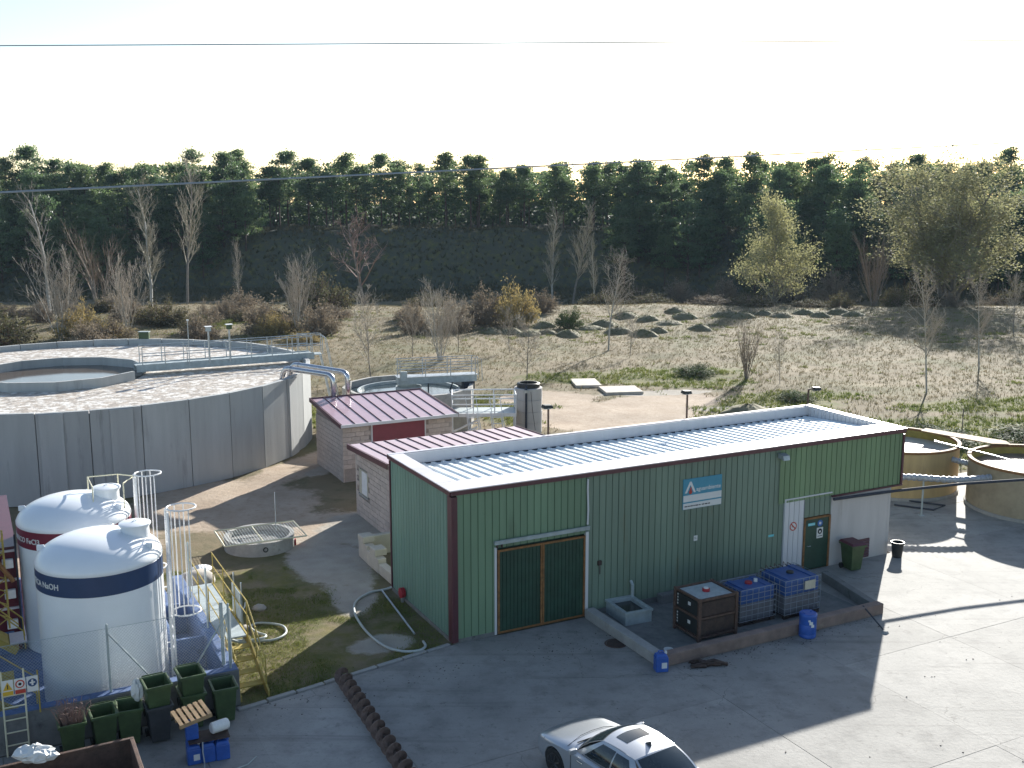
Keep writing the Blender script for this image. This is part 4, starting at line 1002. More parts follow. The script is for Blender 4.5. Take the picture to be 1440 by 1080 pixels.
# left yellow steps with sign panels
ls = in_shed('access_steps', 'yellow railed access steps at the left end of the bund with ladder', 'steps')
MB().box(-13.2,-10.95,.4,1.4,.95,1.0).build('platform', 'yellow_paint', ls)
MB().hexa([(-11.9,.2,.95),(-11.9,.35,.95),(-10.7,.35,.10),(-10.7,.2,.10),(-11.9,.2,1.2),(-11.9,.35,1.2),(-10.6,.35,.28),(-10.6,.2,.28)]).build('stringer', 'yellow_paint', ls)
hr = MB()
for x in (-11.25, -10.80): hr.tube([(x,-.96,.0),(x,-.96,2.0)], .022, 6)
for z in (.25,.55,.85,1.15,1.42): hr.tube([(-11.25,-.96,z),(-10.80,-.96,z)], .018, 5)
hr.build('ladder', 'cream_paint', ls)
hr = MB()
for z in (2.3, 1.9): hr.tube([(-12.6,-.5,z+.1),(-11.35,-.5,z),(-10.55,-.5,z-.75)], .018, 6)
hr.tube([(-11.35,-.5,.95),(-11.35,-.5,2.3)], .02, 6).tube([(-10.55,-.5,.9),(-10.55,-.5,1.6)], .02, 6).tube([(-10.52,-.96,.9),(-10.52,-.96,1.9)], .02, 6)
hr.build('hand_rail', 'yellow_paint', ls)
def tri_sign(label, u, draws, base):
    t = in_shed('safety_sign', label, 'sign', 'safety signs on the ladder rail'); MB().box(u, u+.23, -1.0, -.99, 1.44, 1.80).build('plate', base, t)
    for i, (poly, mn) in enumerate(draws): flat(poly, -1.006-.003*i, -1.0005, 'symbol', mn, t)
def rc(x0, x1, z0, z1): return [(x0,z0),(x1,z0),(x1,z1),(x0,z1)]
u = -11.25; tri_sign('yellow triangle warning sign, leftmost of three safety signs', u, [([(u+.02,1.57),(u+.21,1.57),(u+.115,1.76)], 'sign_yellow'), (rc(u+.01,u+.22,1.45,1.54), 'sign_yellow'), (rc(u+.105,u+.125,1.60,1.70), 'black_ink')], 'label_white')
u = -11.0; tri_sign('red prohibition safety sign, middle of three', u, [(ring(u+.115,1.67,.095), 'sign_red'), (ring(u+.115,1.67,.068), 'label_white'), (ring(u+.115,1.67,.035,8), 'black_ink'), (rc(u+.01,u+.22,1.45,1.54), 'sign_red')], 'label_white')
u = -10.75; tri_sign('blue disc mandatory safety sign, rightmost of three', u, [(ring(u+.115,1.65,.095), 'sign_navy'), (rc(u+.095,u+.135,1.59,1.72), 'label_white'), (rc(u+.06,u+.17,1.64,1.67), 'label_white')], 'label_white')

# burgundy dosing building behind the tanks at the left edge
rb = in_shed('burgundy_cabin', 'dark burgundy steel cabin at the left edge behind the tanks', 'cabin')
MB().box(-17.5, -10.62, 5.0, 10.5, .05, 2.95).build('wall', 'red_paint', rb)
for z in (1.25, 2.05, 2.86): MB().box(-17.5, -10.60, 4.94, 4.998, z, z+.06).build('rail', 'cap_metal', rb)
for z in (2.45, 1.6, .75): MB().box(-10.95, -10.68, 4.80, 4.935, z, z+.24).build('junction_box', 'white_paint', rb, bevel=.01)
MB().box(-17.52, -10.58, 4.97, 10.52, 2.951, 3.0).build('roof', 'burgundy', rb)
MB().box(-16.5,-10.8,4.7,4.79,.10,.70).build('tank_side', 'blue_paint', rb)
MB().tube([(-10.60,4.86,.1),(-10.60,4.86,3.35)], .03, 6).build('corner_post', 'dark_pipe', rb)
cs = in_shed('cabin_steps', 'yellow handrails of steps in front of the burgundy cabin', 'steps')
hr = MB()
for z in (2.2, 1.85): hr.tube([(-12.3,3.0,z+1.0),(-11.1,3.0,z),(-10.62,3.0,z-.52),(-10.6,3.0,z-1.0)], .018, 6)
hr.tube([(-12.3,3.6,2.7),(-11.1,3.6,1.75),(-10.7,3.6,1.3)], .018, 6); hr.build('hand_rail', 'yellow_paint', cs)
MB().hexa([(-12.3,2.95,1.9),(-12.3,3.65,1.9),(-10.85,3.65,.75),(-10.85,2.95,.75),(-12.3,2.95,2.1),(-12.3,3.65,2.1),(-10.75,3.65,.9),(-10.75,2.95,.9)]).build('flight', 'yellow_paint', cs)
MB().box(-10.95,-10.55,2.95,3.65,1.05,1.09).build('landing', 'cap_metal', cs)
gt = in_shed('yellow_gantry', 'yellow lattice gantry leg at the left edge by the burgundy cabin', 'gantry')
m = MB()
for x, y in ((-11.2,4.5),(-10.9,4.5),(-11.2,4.75),(-10.9,4.75)): m.tube([(x,y,.9),(x,y,3.55)], .028, 6)
for i in range(7): m.tube([(-11.2,4.5,1.0+.36*i),(-10.9,4.5,1.2+.36*i)], .016, 5).tube([(-10.9,4.5,1.2+.36*i),(-11.2,4.5,1.36+.36*i)], .016, 5)
m.build('lattice', 'yellow_paint', gt)
MB().tube([(-11.2,4.45,3.0),(-10.72,4.45,2.2)], .06, 8).build('boom', 'rust_frame', gt)

# ---------------------------------------------------------------- round concrete pit with yellow frame
pit = thing('round_pit', 'round concrete pit with yellow guard frame on the bare ground', 'pit', (-8.95, 36.25, 0), .44)
MB().lathe([(1.22,-.1),(1.22,.46),(1.06,.46),(1.06,-.02)], 40).build('ring_wall', 'concrete', pit, auto=40)
MB().disc((0,0), 1.07, .26, 40).build('pit_water', 'concrete_dark', pit)
fr = MB()
c4 = [(-1.42,.78),(1.40,.80),(1.42,-1.12),(-1.40,-1.10)]
for i in range(4):
    a, b = c4[i], c4[(i+1)%4]; fr.tube([(*a,.52),(*b,.52)], .028, 4)
fr.tube([((c4[0][0]+c4[1][0])/2-.1, c4[0][1], .52), ((c4[2][0]+c4[3][0])/2-.1, c4[2][1], .52)], .028, 4)
fr.build('guard_frame', 'cream_paint', pit)
m = MB()
for i in range(28):
    x = -1.38+.1*i; m.tube([(x,-1.1,.515),(x,.78,.515)], .006, 3)
m.build('grille', 'galv_dull', pit)
MB().tube([(.72,.55,.3),(.72,.55,1.75)], .022, 6).build('marker_post', 'galv', pit)
o = MB().lathe([(.09,-.02),(.09,.02),(.06,.02),(.06,-.02)], 14, closed=True).build('inlet', 'black_plastic', pit); o.location = (-.05,-1.23,.25); o.rotation_euler = (PI/2,0,0)
MB().box(1.05,1.2,-.45,-.3,.0,.22).build('valve_box', 'red_plastic', pit)
# plastic lid and stones on the grass nearby
o = MB().lathe([(0,.05),(.30,.06),(.34,.03),(.35,0)], 18).build('plastic_lid', 'bag_white', smooth=True); o.location = (-10.35, 33.9, 0); o.name = 'washing_bowl'; tag(o, 'upturned white round bowl on the grass by the pit', 'bowl')
for i, (x, y, s) in enumerate([(-10.1,32.6,.55),(-7.7,28.9,.16),(-7.6,30.4,.2)]):
    q = random.Random(i); bm = bmesh.new(); bmesh.ops.create_icosphere(bm, subdivisions=3, radius=s)
    for v in bm.verts: v.co *= 1+.22*(q.random()-.5); v.co.z *= .55
    me_ = bpy.data.meshes.new('stone'); bm.to_mesh(me_); bm.free(); me_.materials.append(MATS['stone']); me_.shade_smooth()
    o = link('stone', me_); o.location = (x, y, s*.2); tag(o, ['large grey boulder on the grass behind the steps', 'small pale stone on the lawn by the white hose', 'pale stone near the thin hose behind the bund'][i], 'stone')

# ---------------------------------------------------------------- big concrete panel tank
TC = (-21.35, 52.1); TR = 11.2; TZ = 3.78
bt = thing('concrete_tank', 'big round tank of grey concrete panels full of foaming sludge', 'tank', (*TC, 0))
NP = 35
da = 2*PI/NP
for i in range(NP):
    a0 = R(-66.7)+da*i+.0014; a1 = R(-66.7)+da*(i+1)-.0014
    m = MB(); ro, ri = TR, TR-.22
    def pt(r, a, z): return (r*math.cos(a), r*math.sin(a), z)
    hgt = TZ+rnd.uniform(-.02,.02)
    m.hexa([pt(ri,a0,0),pt(ro,a0,0),pt(ro,a1,0),pt(ri,a1,0),pt(ri,a0,hgt),pt(ro,a0,hgt),pt(ro,a1,hgt),pt(ri,a1,hgt)])
    m.build('panel', 'concrete_panel', bt, bevel=.012)
MB().lathe([(TR-.10,.0),(TR-.10,TZ-.15),(TR-.14,TZ-.15),(TR-.14,0)], 70, closed=True).build('joint_seal', 'concrete_dark', bt)
m = MB().disc((0,0), TR-.2, TZ-.32, 96); m.build('sludge_surface', 'foam', bt)
# buttress strips on a few panels
for a in (-74, -60.5, -12):
    aa = R(a); m = MB().box(-.02,.05,-.45,.45,0,TZ-.05); o = m.build('pilaster', 'concrete_panel', bt, bevel=.01); o.location = ((TR-.02)*math.cos(aa), (TR-.02)*math.sin(aa), 0); o.rotation_euler = (0,0,aa)
# inner ring of flat panels, open on the right
IC = (-.75, -.75); IR = 4.0
for i in range(11):
    a0 = R(20)+2*PI*i/12; a1 = R(20)+2*PI*(i+1)/12
    def pi_(r, a, z): return (IC[0]+r*math.cos(a), IC[1]+r*math.sin(a), z)
    zt_ = TZ+.12
    MB().hexa([pi_(IR-.13,a0,2.2),pi_(IR,a0,2.2),pi_(IR,a1,2.2),pi_(IR-.13,a1,2.2),pi_(IR-.13,a0,zt_),pi_(IR,a0,zt_),pi_(IR,a1,zt_),pi_(IR-.13,a1,zt_)]).build('inner_panel', 'concrete_panel', bt)
MB().disc(IC, IR-.1, TZ-.30, 40).build('inner_water', 'water', bt)
# bridge from the inner ring to the rim
ba = R(23); b0 = (IC[0]+3.4, IC[1]+.9); b1 = (TR*math.cos(ba)+.3, TR*math.sin(ba)+.1)
dx, dy = b1[0]-b0[0], b1[1]-b0[1]; bl = math.hypot(dx, dy); br = math.atan2(dy, dx)
bg_ = thing('tank_bridge', 'galvanised walkway bridge with railing across the big concrete tank', 'walkway', (TC[0]+b0[0], TC[1]+b0[1], TZ+.08), br)
MB().box(0, bl, -.42, .42, .04, .09).build('deck', 'galv_dull', bg_)
MB().box(0, bl, -.46, -.42, -.22, .14).build('beam', 'galv_dull', bg_); MB().box(0, bl, .42, .46, -.22, .14).build('beam', 'galv_dull', bg_)
for y in (-.44, .44):
    m = MB(); 
    for z in (.55, 1.0): m.tube([(.3,y,z),(bl-.1,y,z)], .022, 6)
    for i in range(9): m.tube([(.3+(bl-.4)*i/8,y,.1),(.3+(bl-.4)*i/8,y,1.0)], .024, 6)
    m.build('railing', 'galv', bg_)
for i, (x, hh, lab) in enumerate([(2.55, 2.1, None), (3.55, 1.75, 'box'), (4.6, 1.8, 'box')]):
    t = thing('sensor_post', ['thin pale pole standing on the tank bridge', 'grey instrument post with box on the bridge, left of two', 'grey instrument post with box and ring on the bridge, right of two'][i], 'post', (TC[0]+b0[0]+x*math.cos(br), TC[1]+b0[1]+x*math.sin(br), TZ+.17), br)
    MB().tube([(0,-.5,-.1),(0,-.5,hh)], .025 if i == 0 else .05, 6).build('post', 'galv', t)
    if lab: MB().box(-.12,.12,-.62,-.40,hh-.22,hh).build('instrument_box', 'bin_green' if i == 2 else 'galv_dull', t); MB().box(-.17,.17,-.68,-.34,hh+.002,hh+.03).build('hood', 'white_paint', t)
    else: MB().box(-.05,.05,-.55,-.45,hh,hh+.08).build('tip', 'white_paint', t)
t = thing('green_cabinet', 'small green cabinet on the far rim of the concrete tank', 'cabinet', (TC[0]-.6, TC[1]+TR-.1, TZ), 0)
MB().box(-.3,.3,-.15,.15,.02,.42).build('cabinet_body', 'bin_green', t, bevel=.02); MB().box(-.32,.32,-.17,.17,.422,.45).build('lid', 'galv_dull', t)
m = MB().lathe([(0,.28),(.16,.26),(.22,.1),(.22,0)], 14); 
# access ladder at the rim
lp = (TC[0]+b1[0], TC[1]+b1[1])
t = thing('access_ladder', 'galvanised steep ladder with rails at the concrete tank right rim', 'ladder', (lp[0]+.2, lp[1], 0), br-.2)
m = MB()
for y in (-.38,.38):
    m.tube([(1.0,y,0),(.25,y,TZ+.1)], .035, 6).build
    m.tube([(1.25,y,.9),(.55,y,TZ+.95),(.25,y,TZ+1.15),(-.9,y,TZ+1.15)], .024, 6).tube([(-.9,y,TZ+.6),(.35,y,TZ+.6)], .02, 6)
    for x, z0 in ((-.9,TZ+.1),(-.2,TZ+.1),(.35,TZ+.1)): m.tube([(x,y,z0),(x,y,TZ+1.15)], .022, 6)
for i in range(13): m.tube([(1.0-.75*i/12.5,-.38,.25+TZ*i/13),(1.0-.75*i/12.5,.38,.25+TZ*i/13)], .024, 5)
m.build('frame', 'galv', t); MB().box(-.9,.3,-.36,.36,TZ+.08,TZ+.12).build('landing', 'galv_dull', t)
# steel pipes from the tank to the pump house
def elbow_pipe(pts, r, label):
    P = []
    for i, p in enumerate(pts):
        p = Vector(p)
        if 0 < i < len(pts)-1:
            a = (Vector(pts[i-1])-p).normalized(); b = (Vector(pts[i+1])-p).normalized()
            for k_ in range(7):
                t_ = k_/6; P.append(((p+a*.38)*(1-t_)+p*t_)*(1-t_)+(p*(1-t_)+(p+b*.38)*t_)*t_)
        else: P.append(p)
    t = thing('steel_pipe', label, 'pipe', (0,0,0), 0, 'shiny steel pipes by the pump house')
    MB().tube(P, r, 14).build('pipe_run', 'steel', t, smooth=True)
    for p, q in ((pts[1],pts[2]),): 
        d_ = (Vector(q)-Vector(p)).normalized(); c_ = Vector(p)+d_*.5; MB().tube([c_-d_*.03, c_+d_*.03], r+.03, 14).build('flange', 'steel', t)
    return t
elbow_pipe([(-11.15,50.65,3.2),(-10.95,50.55,4.08),(-8.30,48.75,4.02),(-8.30,48.75,2.7)], .13, 'front shiny steel pipe bending from tank down to pump house roof')
elbow_pipe([(-11.0,51.6,3.2),(-10.75,51.5,4.12),(-7.72,49.35,4.06),(-7.72,49.35,2.6)], .13, 'rear shiny steel pipe bending from tank down to pump house roof')

# ---------------------------------------------------------------- clarifier behind the pump house
CC = (-5.55, 56.4); CRr = 3.55; CZ = 2.2
cl = thing('clarifier_tank', 'smaller round concrete clarifier tank behind the pump house', 'tank', (*CC, 0))
for i in range(12):
    a0 = 2*PI*i/12-.3; a1 = 2*PI*(i+1)/12-.3
    MB().hexa([(r*math.cos(a), r*math.sin(a), z) for z in (0, CZ) for r, a in ((CRr-.2,a0),(CRr,a0),(CRr,a1),(CRr-.2,a1))]).build('panel', 'concrete', cl)
MB().disc((0,0), CRr-.15, CZ-.35, 40).build('water_surface', 'clear_water', cl)
m = MB().lathe([(2.75,CZ-.6),(2.75,CZ-.2),(2.65,CZ-.2),(2.65,CZ-.6)], 36, closed=True); m.build('weir_ring', 'galv_dull', cl)
MB().lathe([(.7,CZ-.6),(.7,CZ-.05),(.65,CZ-.05),(.65,CZ-.6)], 24, closed=True).build('feed_well', 'galv_dull', cl)
t = thing('clarifier_bridge', 'galvanised half bridge with railing over the clarifier', 'walkway', (CC[0]-.4, CC[1]-.2, CZ+.12), R(16))
MB().box(-.2,4.1,-.40,.40,.0,.34).build('beam', 'galv_dull', t); MB().box(-.25,4.15,-.43,.43,.342,.38).build('deck', 'galv', t)
for y in (-.42,.42):
    m = MB()
    for z in (.68,.98,1.28): m.tube([(-.2,y,z),(4.1,y,z)], .02, 6)
    for i in range(4): m.tube([(-.1+1.37*i,y,.36),(-.1+1.37*i,y,1.28)], .028, 6)
    m.build('railing', 'galv', t)
MB().tube([(4.1,-.42,1.28),(4.35,-.42,1.2),(4.4,-.42,.0)], .02, 6).tube([(4.1,.42,1.28),(4.35,.42,1.2),(4.4,.42,0)], .02, 6).build('end_rail', 'galv', t)
MB().box(-.1,.25,-.62,-.44,.2,.72).build('drive_motor', 'galv_dull', t, bevel=.02)
MB().box(3.4,4.0,-.3,.3,-.5,-.01).build('wheel_carriage', 'dark_pipe', t)
m = MB(); m.tube([(1.5,0,-.02),(1.5,0,-.5)], .04, 6).tube([(2.8,-.2,-.02),(2.6,-.3,-.5)], .04, 6); m.build('scraper_arm', 'dark_pipe', t)

# ---------------------------------------------------------------- stacked-ring well, white platform
wl_ = thing('ring_well', 'tall well of stacked grey concrete rings on the sandy ground', 'well', (.85, 54.6, 0))
for i in range(4):
    o = MB().lathe([(.73,.0),(.73,.585),(.70,.60),(.58,.60),(.58,0)], 36).build('concrete_ring', 'plaster', wl_, auto=40); o.location = (rnd.uniform(-.015,.015), rnd.uniform(-.015,.015), .605*i)
MB().lathe([(.60,2.40),(.60,2.62),(.55,2.66),(.46,2.66),(.46,2.40)], 32).build('collar', 'black_plastic', wl_, auto=40)
MB().tube([(-.12,-.78,0),(-.12,-.78,2.45),(-.12,-.45,2.62)], .055, 8).build('riser_pipe', 'dark_pipe', wl_)
MB().tube([(.12,-.76,2.3),(.2,-.78,1.4),(.35,-.80,.3)], .012, 5).build('cable', 'black_plastic', wl_)
MB().box(-.24,.0,-.9,-.7,2.25,2.4).build('valve', 'galv', wl_)
pf = thing('white_platform', 'white railed steel platform with two ladders beside the ring well', 'platform', (-1.35, 52.9, 0), .05)
MB().box(-1.7,1.55,-.4,1.2,1.38,1.44).build('deck', 'galv_dull', pf); MB().box(-1.7,1.55,-.44,-.40,1.28,1.46).build('edge_plate', 'white_paint', pf)
m = MB()
for y in (-.40, 1.18):
    for z in (1.9, 2.38): m.tube([(-1.68,y,z),(1.53,y,z)], .034, 6)
    for i in range(4): m.tube([(-1.68+1.07*i,y,1.44),(-1.68+1.07*i,y,2.38)], .034, 6)
for x in (-1.68,1.53):
    for z in (1.9,2.38): m.tube([(x,-.4,z),(x,1.18,z)], .034, 6)
m.build('railing', 'white_paint', pf)
for xx in (-.75, .45):
    m = MB()
    for y in (-.26,.26):
        m.tube([(xx+.05+y,-.42,1.5),(xx+.25+y,-.95,0)], .03, 6).tube([(xx+y,-.42,2.3),(xx+.12+y,-.7,1.5),(xx+.25+y,-1.05,.7),(xx+.25+y,-.95,0)], .02, 6)
    for i in range(5): m.tube([(xx+.25-.04*i-.26,-.95+.1*i,.1+.29*i),(xx+.25-.04*i+.26,-.95+.1*i,.1+.29*i)], .024, 5)
    m.build('ladder', 'white_paint', pf)
for x in (-1.66, 1.5):
    for y in (-.38, 1.15): MB().tube([(x,y,0),(x,y,1.38)], .04, 6).build('leg', 'white_paint', pf)
MB().tube([(-1.66,-.38,.15),(-.4,-.38,.75)], .06, 8).tube([(-1.66,-.38,.5),(-.4,-.38,1.1)], .05, 8).build('feed_pipe', 'white_paint', pf)

# ---------------------------------------------------------------- round yellow-brown tanks on the right
def grp_tank(loc, Rr, h, wall, liquid, lz, label):
    t = thing('round_tank', label, 'tank', (*loc, 0), 0, 'open round tanks beside the shed')
    MB().lathe([(Rr,0),(Rr,h-.08)], 56).build('outer_wall', wall, t, smooth=True)
    MB().lathe([(Rr-.08,h-.08),(Rr-.08,h-lz-.15)], 56).build('inner_wall', 'yellow_paint', t, smooth=True)
    MB().lathe([(Rr+.05,h-.10),(Rr+.05,h),(Rr-.10,h),(Rr-.10,h-.10)], 56, closed=True).build('rim', 'rust_frame', t, auto=40)
    MB().disc((0,0), Rr-.05, h-lz, 56).build('liquid_surface', liquid, t)
    MB().lathe([(Rr+.06,0),(Rr+.06,.12),(Rr+.002,.13)], 56).build('base_ring', 'concrete', t)
    return t
t1 = grp_tank((16.35, 44.35), 2.55, 2.05, 'yellow_grp', 'sky_glare', .42, 'open round ochre tank with liquid painted bright with sky glare behind the shed right end')
t2 = grp_tank((20.95, 41.05), 2.65, 1.95, 'tan_grp', 'sludge', .38, 'open round tan tank with brown sludge at the right edge')
# plank bridge and foil-wrapped pipes
o = MB().hexa([(17.9,45.6,2.07),(18.3,45.6,2.07),(20.9,43.55,1.98),(20.1,43.5,1.98),(17.9,45.6,2.11),(18.3,46.1,2.11),(20.9,44.0,2.02),(20.1,43.5,2.02)]).build('tank_plank', 'wood'); tag(o, 'weathered plank bridging the rims of the two round tanks', 'plank')
tag(MB().tube([(17.7,43.6,2.1),(19.2,41.5,2.02),(20.2,40.1,1.9)], .035, 6).build('transfer_pipe', 'galv'), 'thin grey pipe from ochre tank into the sludge tank', 'pipe')
def foil_pipe(pts, r, label):
    P = smooth_path(pts, 26); m = MB(); n = 10
    prev = None; vs = []; k = len(P)
    for i, p in enumerate(P):
        d_ = (P[min(i+1,k-1)]-P[max(i-1,0)]).normalized(); a = d_.cross(Vector((0,0,1))).normalized(); b = a.cross(d_); q = r*(1+.16*math.sin(i*1.7)+rnd.uniform(-.06,.06))
        vs += [p+(a*math.cos(2*PI*j/n)+b*math.sin(2*PI*j/n))*q for j in range(n)]
    m.add(vs, [(i*n+j, i*n+(j+1)%n, (i+1)*n+(j+1)%n, (i+1)*n+j) for i in range(k-1) for j in range(n)])
    o = m.build('lagged_pipe', 'foil', smooth=True); tag(o, label, 'pipe', 'foil lagged pipes by the round tanks'); return o
foil_pipe([(14.2,40.0,1.55),(15.5,39.95,1.52),(17.0,39.75,1.48),(18.5,40.0,1.5)], .12, 'foil wrapped pipe running from the shed to the sludge tank')
foil_pipe([(17.9,42.6,1.62),(18.5,42.0,1.55),(19.2,41.9,1.5)], .11, 'short foil wrapped pipe between the two round tanks')
p0 = S(13.75,-.16,2.36); p1 = S(16.6,-.16,2.28)
tag(MB().tube([p0, p1, (15.9,36.35,2.26), (19.5,37.3,2.22), (24,38.6,2.2)], .05, 10).build('dark_pipe', 'dark_pipe'), 'long dark pipe from the shed wall out past the sludge tank', 'pipe')
for i, (x, y) in enumerate([(15.9,39.9),(18.0,42.9)]):
    t = thing('pipe_stand', ['thin post under the foil pipe nearest the shed', 'thin post between the two round tanks'][i], 'post', (x, y, 0)); MB().tube([(0,0,0),(0,0,1.5)], .035, 6).build('post', 'galv_dull', t); MB().box(-.1,.1,-.1,.1,0,.02).build('foot', 'galv_dull', t)
tag(MB().tube([(15.3,41.2,.05),(16.6,40.5,.05),(17.3,41.1,.05),(15.9,41.9,.05)], .035, 6).build('loose_pipe', 'dark_pipe'), 'dark pipes lying on the ground at the ochre tank foot', 'pipe')
for i, (x, y) in enumerate([(22.2,51.4),(24.4,49.6),(29.5,54.0)]):
    t = thing('fence_post', ['thin pale post in the grass behind the ochre tank', 'thin pale post in the grass at the right edge', 'farther thin pale post in the right grass'][i], 'post', (x, y, gz(x,y)), 0, 'thin posts in the grass'); MB().tube([(0,0,-.2),(0,0,1.9)], .025, 6).build('post', 'bark_grey', t)
# concrete pads left in the field
for i, (x, y, w_, d_, a) in enumerate([(4.85,69.2,1.7,2.6,.1),(6.9,66.6,2.4,2.2,.15)]):
    o = MB().box(-w_/2,w_/2,-d_/2,d_/2,-.2,.14).build('concrete_pad', 'slab_pale', bevel=.02); o.location = (x, y, gz(x,y)); o.rotation_euler = (0,0,a); tag(o, ['farther pale concrete pad at the field edge', 'nearer pale concrete pad at the field edge'][i], 'pad', 'concrete pads in the field')

# ---------------------------------------------------------------- silver saloon car
def crom(vals, n):
    out = []
    for i in range(len(vals)-1):
        p0 = vals[max(i-1,0)]; p1 = vals[i]; p2 = vals[i+1]; p3 = vals[min(i+2,len(vals)-1)]
        for k in range(n):
            t = k/n; out.append(tuple(.5*((2*b)+(-a+c)*t+(2*a-5*b+4*c-d)*t*t+(-a+3*b-3*c+d)*t**3) for a,b,c,d in zip(p0,p1,p2,p3)))
    return out+[tuple(vals[-1])]
def car(loc, rz):
    t = thing('parked_car', 'silver saloon car with sunroof parked at the bottom of the yard', 'car', loc, rz)
    st = [(2.04,.50,.30,.50,.53),(1.98,.62,.22,.58,.62),(1.78,.73,.18,.67,.715),(1.35,.785,.18,.735,.80),(.85,.795,.18,.785,.865),(.3,.80,.18,.80,.845),(-.5,.80,.18,.82,.85),(-1.1,.795,.18,.85,.875),(-1.45,.785,.19,.865,.905),(-1.8,.74,.22,.86,.905),(-1.96,.67,.28,.80,.86),(-2.02,.56,.34,.66,.70)]
    st = crom(st, 4); m = MB(); ring_ = []
    for x, w, zs, zb, ztp in st:
        half = [(0,zs),(w*.55,zs),(w*.90,zs),(w*.985,zs+.10),(w,.40 if zb > .6 else (zs+zb)/2),(w*.995,(.40+zb)/2 if zb > .6 else zb-.04),(w*.975,zb-.035),(w*.93,zb),(w*.70,zb+(ztp-zb)*.55),(w*.35,ztp-.008),(0,ztp)]
        full = half+[(-y,z) for y,z in reversed(half[1:-1])]
        ring_.append([(x,y,z) for y,z in full])
    n = len(ring_[0]); vs = [p for r_ in ring_ for p in r_]
    fs = [(i*n+j, i*n+(j+1)%n, (i+1)*n+(j+1)%n, (i+1)*n+j) for i in range(len(ring_)-1) for j in range(n)]
    fs += [tuple(range(n-1,-1,-1)), tuple((len(ring_)-1)*n+j for j in range(n))]
    m.add(vs, fs); body = m.build('body', 'silver', t)
    bm = bmesh.new(); bm.from_mesh(body.data); bmesh.ops.recalc_face_normals(bm, faces=bm.faces[:]); bm.to_mesh(body.data); bm.free()
    cuts = []
    for x in (1.24, -1.22):
        for sy in (-1, 1):
            c_ = MB().tube([(x,sy*.52,.30),(x,sy*1.0,.30)], .345, 28).build('cut', 'tyre'); c_.data.materials.clear(); c_.data.materials.append(MATS['tyre'])
            bm = bmesh.new(); bm.from_mesh(c_.data); bmesh.ops.recalc_face_normals(bm, faces=bm.faces[:]); bm.to_mesh(c_.data); bm.free()
            md = body.modifiers.new('b', 'BOOLEAN'); md.operation = 'DIFFERENCE'; md.object = c_; md.solver = 'EXACT'; cuts.append(c_)
    body.parent = None; bpy.context.view_layer.update()
    dg = bpy.context.evaluated_depsgraph_get(); nm = bpy.data.meshes.new_from_object(body.evaluated_get(dg)); body.modifiers.clear(); body.data = nm; body.parent = t
    for c_ in cuts: bpy.data.objects.remove(c_)
    smooth_by_angle(body.data, 38)
    # cabin shell
    def wb(q): return Vector((.84-.18*q*q, .70*q, .835-.02*q*q))
    def wt(q): return Vector((.12-.09*q*q, .53*q, 1.305-.055*q*q))
    def rb_(q): return Vector((-1.46+.12*q*q, .66*q, .895-.01*q*q))
    def rt_(q): return Vector((-.88+.05*q*q, .51*q, 1.285-.05*q*q))
    def side_b(s): return Vector((.66+(-1.34-.66)*s, .70+(.66-.70)*s+.05*math.sin(PI*s), .815+(.885-.815)*s))
    def side_t(s): return Vector((.03+(-.83-.03)*s, .53+(.51-.53)*s+.02*math.sin(PI*s), 1.25+(1.235-1.25)*s+.03*math.sin(PI*s)))
    def patch(f, a0, a1, b0, b1, na, nb, off, name, mn, parent, mirror=False):
        m = MB(); P = []
        e = .002
        for i in range(na+1):
            for j in range(nb+1):
                a = a0+(a1-a0)*i/na; b = b0+(b1-b0)*j/nb; p = f(a,b)
                nrm = (f(a+e,b)-f(a-e,b)).cross(f(a,b+e)-f(a,b-e)).normalized()
                ctr = p-Vector((-.4,0,.9))
                if nrm.dot(ctr) < 0: nrm = -nrm
                p = p+nrm*off
                if mirror: p = Vector((p.x,-p.y,p.z))
                P.append(p)
        m.add(P, [(i*(nb+1)+j, (i+1)*(nb+1)+j, (i+1)*(nb+1)+j+1, i*(nb+1)+j+1) for i in range(na) for j in range(nb)])
        return m.build(name, mn, parent, smooth=True)
    fws = lambda q,h: wb(q).lerp(wt(q), h)+Vector((.03*math.sin(PI*h),0,.04*math.sin(PI*h)))
    frr = lambda q,h: rb_(q).lerp(rt_(q), h)+Vector((-.03*math.sin(PI*h),0,.03*math.sin(PI*h)))
    frf = lambda q,h: wt(q).lerp(rt_(q), h)+Vector((0,0,.025*math.sin(PI*h)))
    fsd = lambda s,h: side_b(s).lerp(side_t(s), h)+Vector((0,.045*math.sin(PI*h),0))
    cabin = patch(frf, -1, 1, 0, 1, 16, 12, 0, 'roof', 'silver', t)
    patch(fws, -1, 1, 0, 1, 12, 6, 0, 'windscreen_frame', 'silver', t); patch(frr, -1, 1, 0, 1, 12, 6, 0, 'rear_frame', 'silver', t)
    for mir in (False, True):
        s_ = patch(fsd, 0, 1, 0, 1, 16, 6, 0, 'side_frame', 'silver', t, mir)
        patch(fsd, .12, .50, .08, .88, 8, 5, .006, 'side_window', 'car_glass', s_, mir)
        patch(fsd, .525, .84, .08, .86, 8, 5, .006, 'side_window', 'car_glass', s_, mir)
        patch(fsd, .10, .88, .0, .05, 12, 1, .008, 'chrome_trim', 'chrome', s_, mir)
    patch(fws, -.93, .93, .03, .95, 12, 6, .006, 'windscreen', 'car_glass', t)
    patch(frr, -.92, .92, .05, .95, 12, 6, .006, 'rear_window', 'car_glass', t)
    patch(frf, -.58, .58, .17, .50, 6, 6, .006, 'sunroof', 'car_glass', t)
    m = MB().hexa([(-.72,-.02,1.30),(-.58,-.02,1.315),(-.58,.02,1.315),(-.72,.02,1.30),(-.72,-.006,1.385),(-.68,-.006,1.375),(-.68,.006,1.375),(-.72,.006,1.385)]); m.build('fin_antenna', 'rim', t)
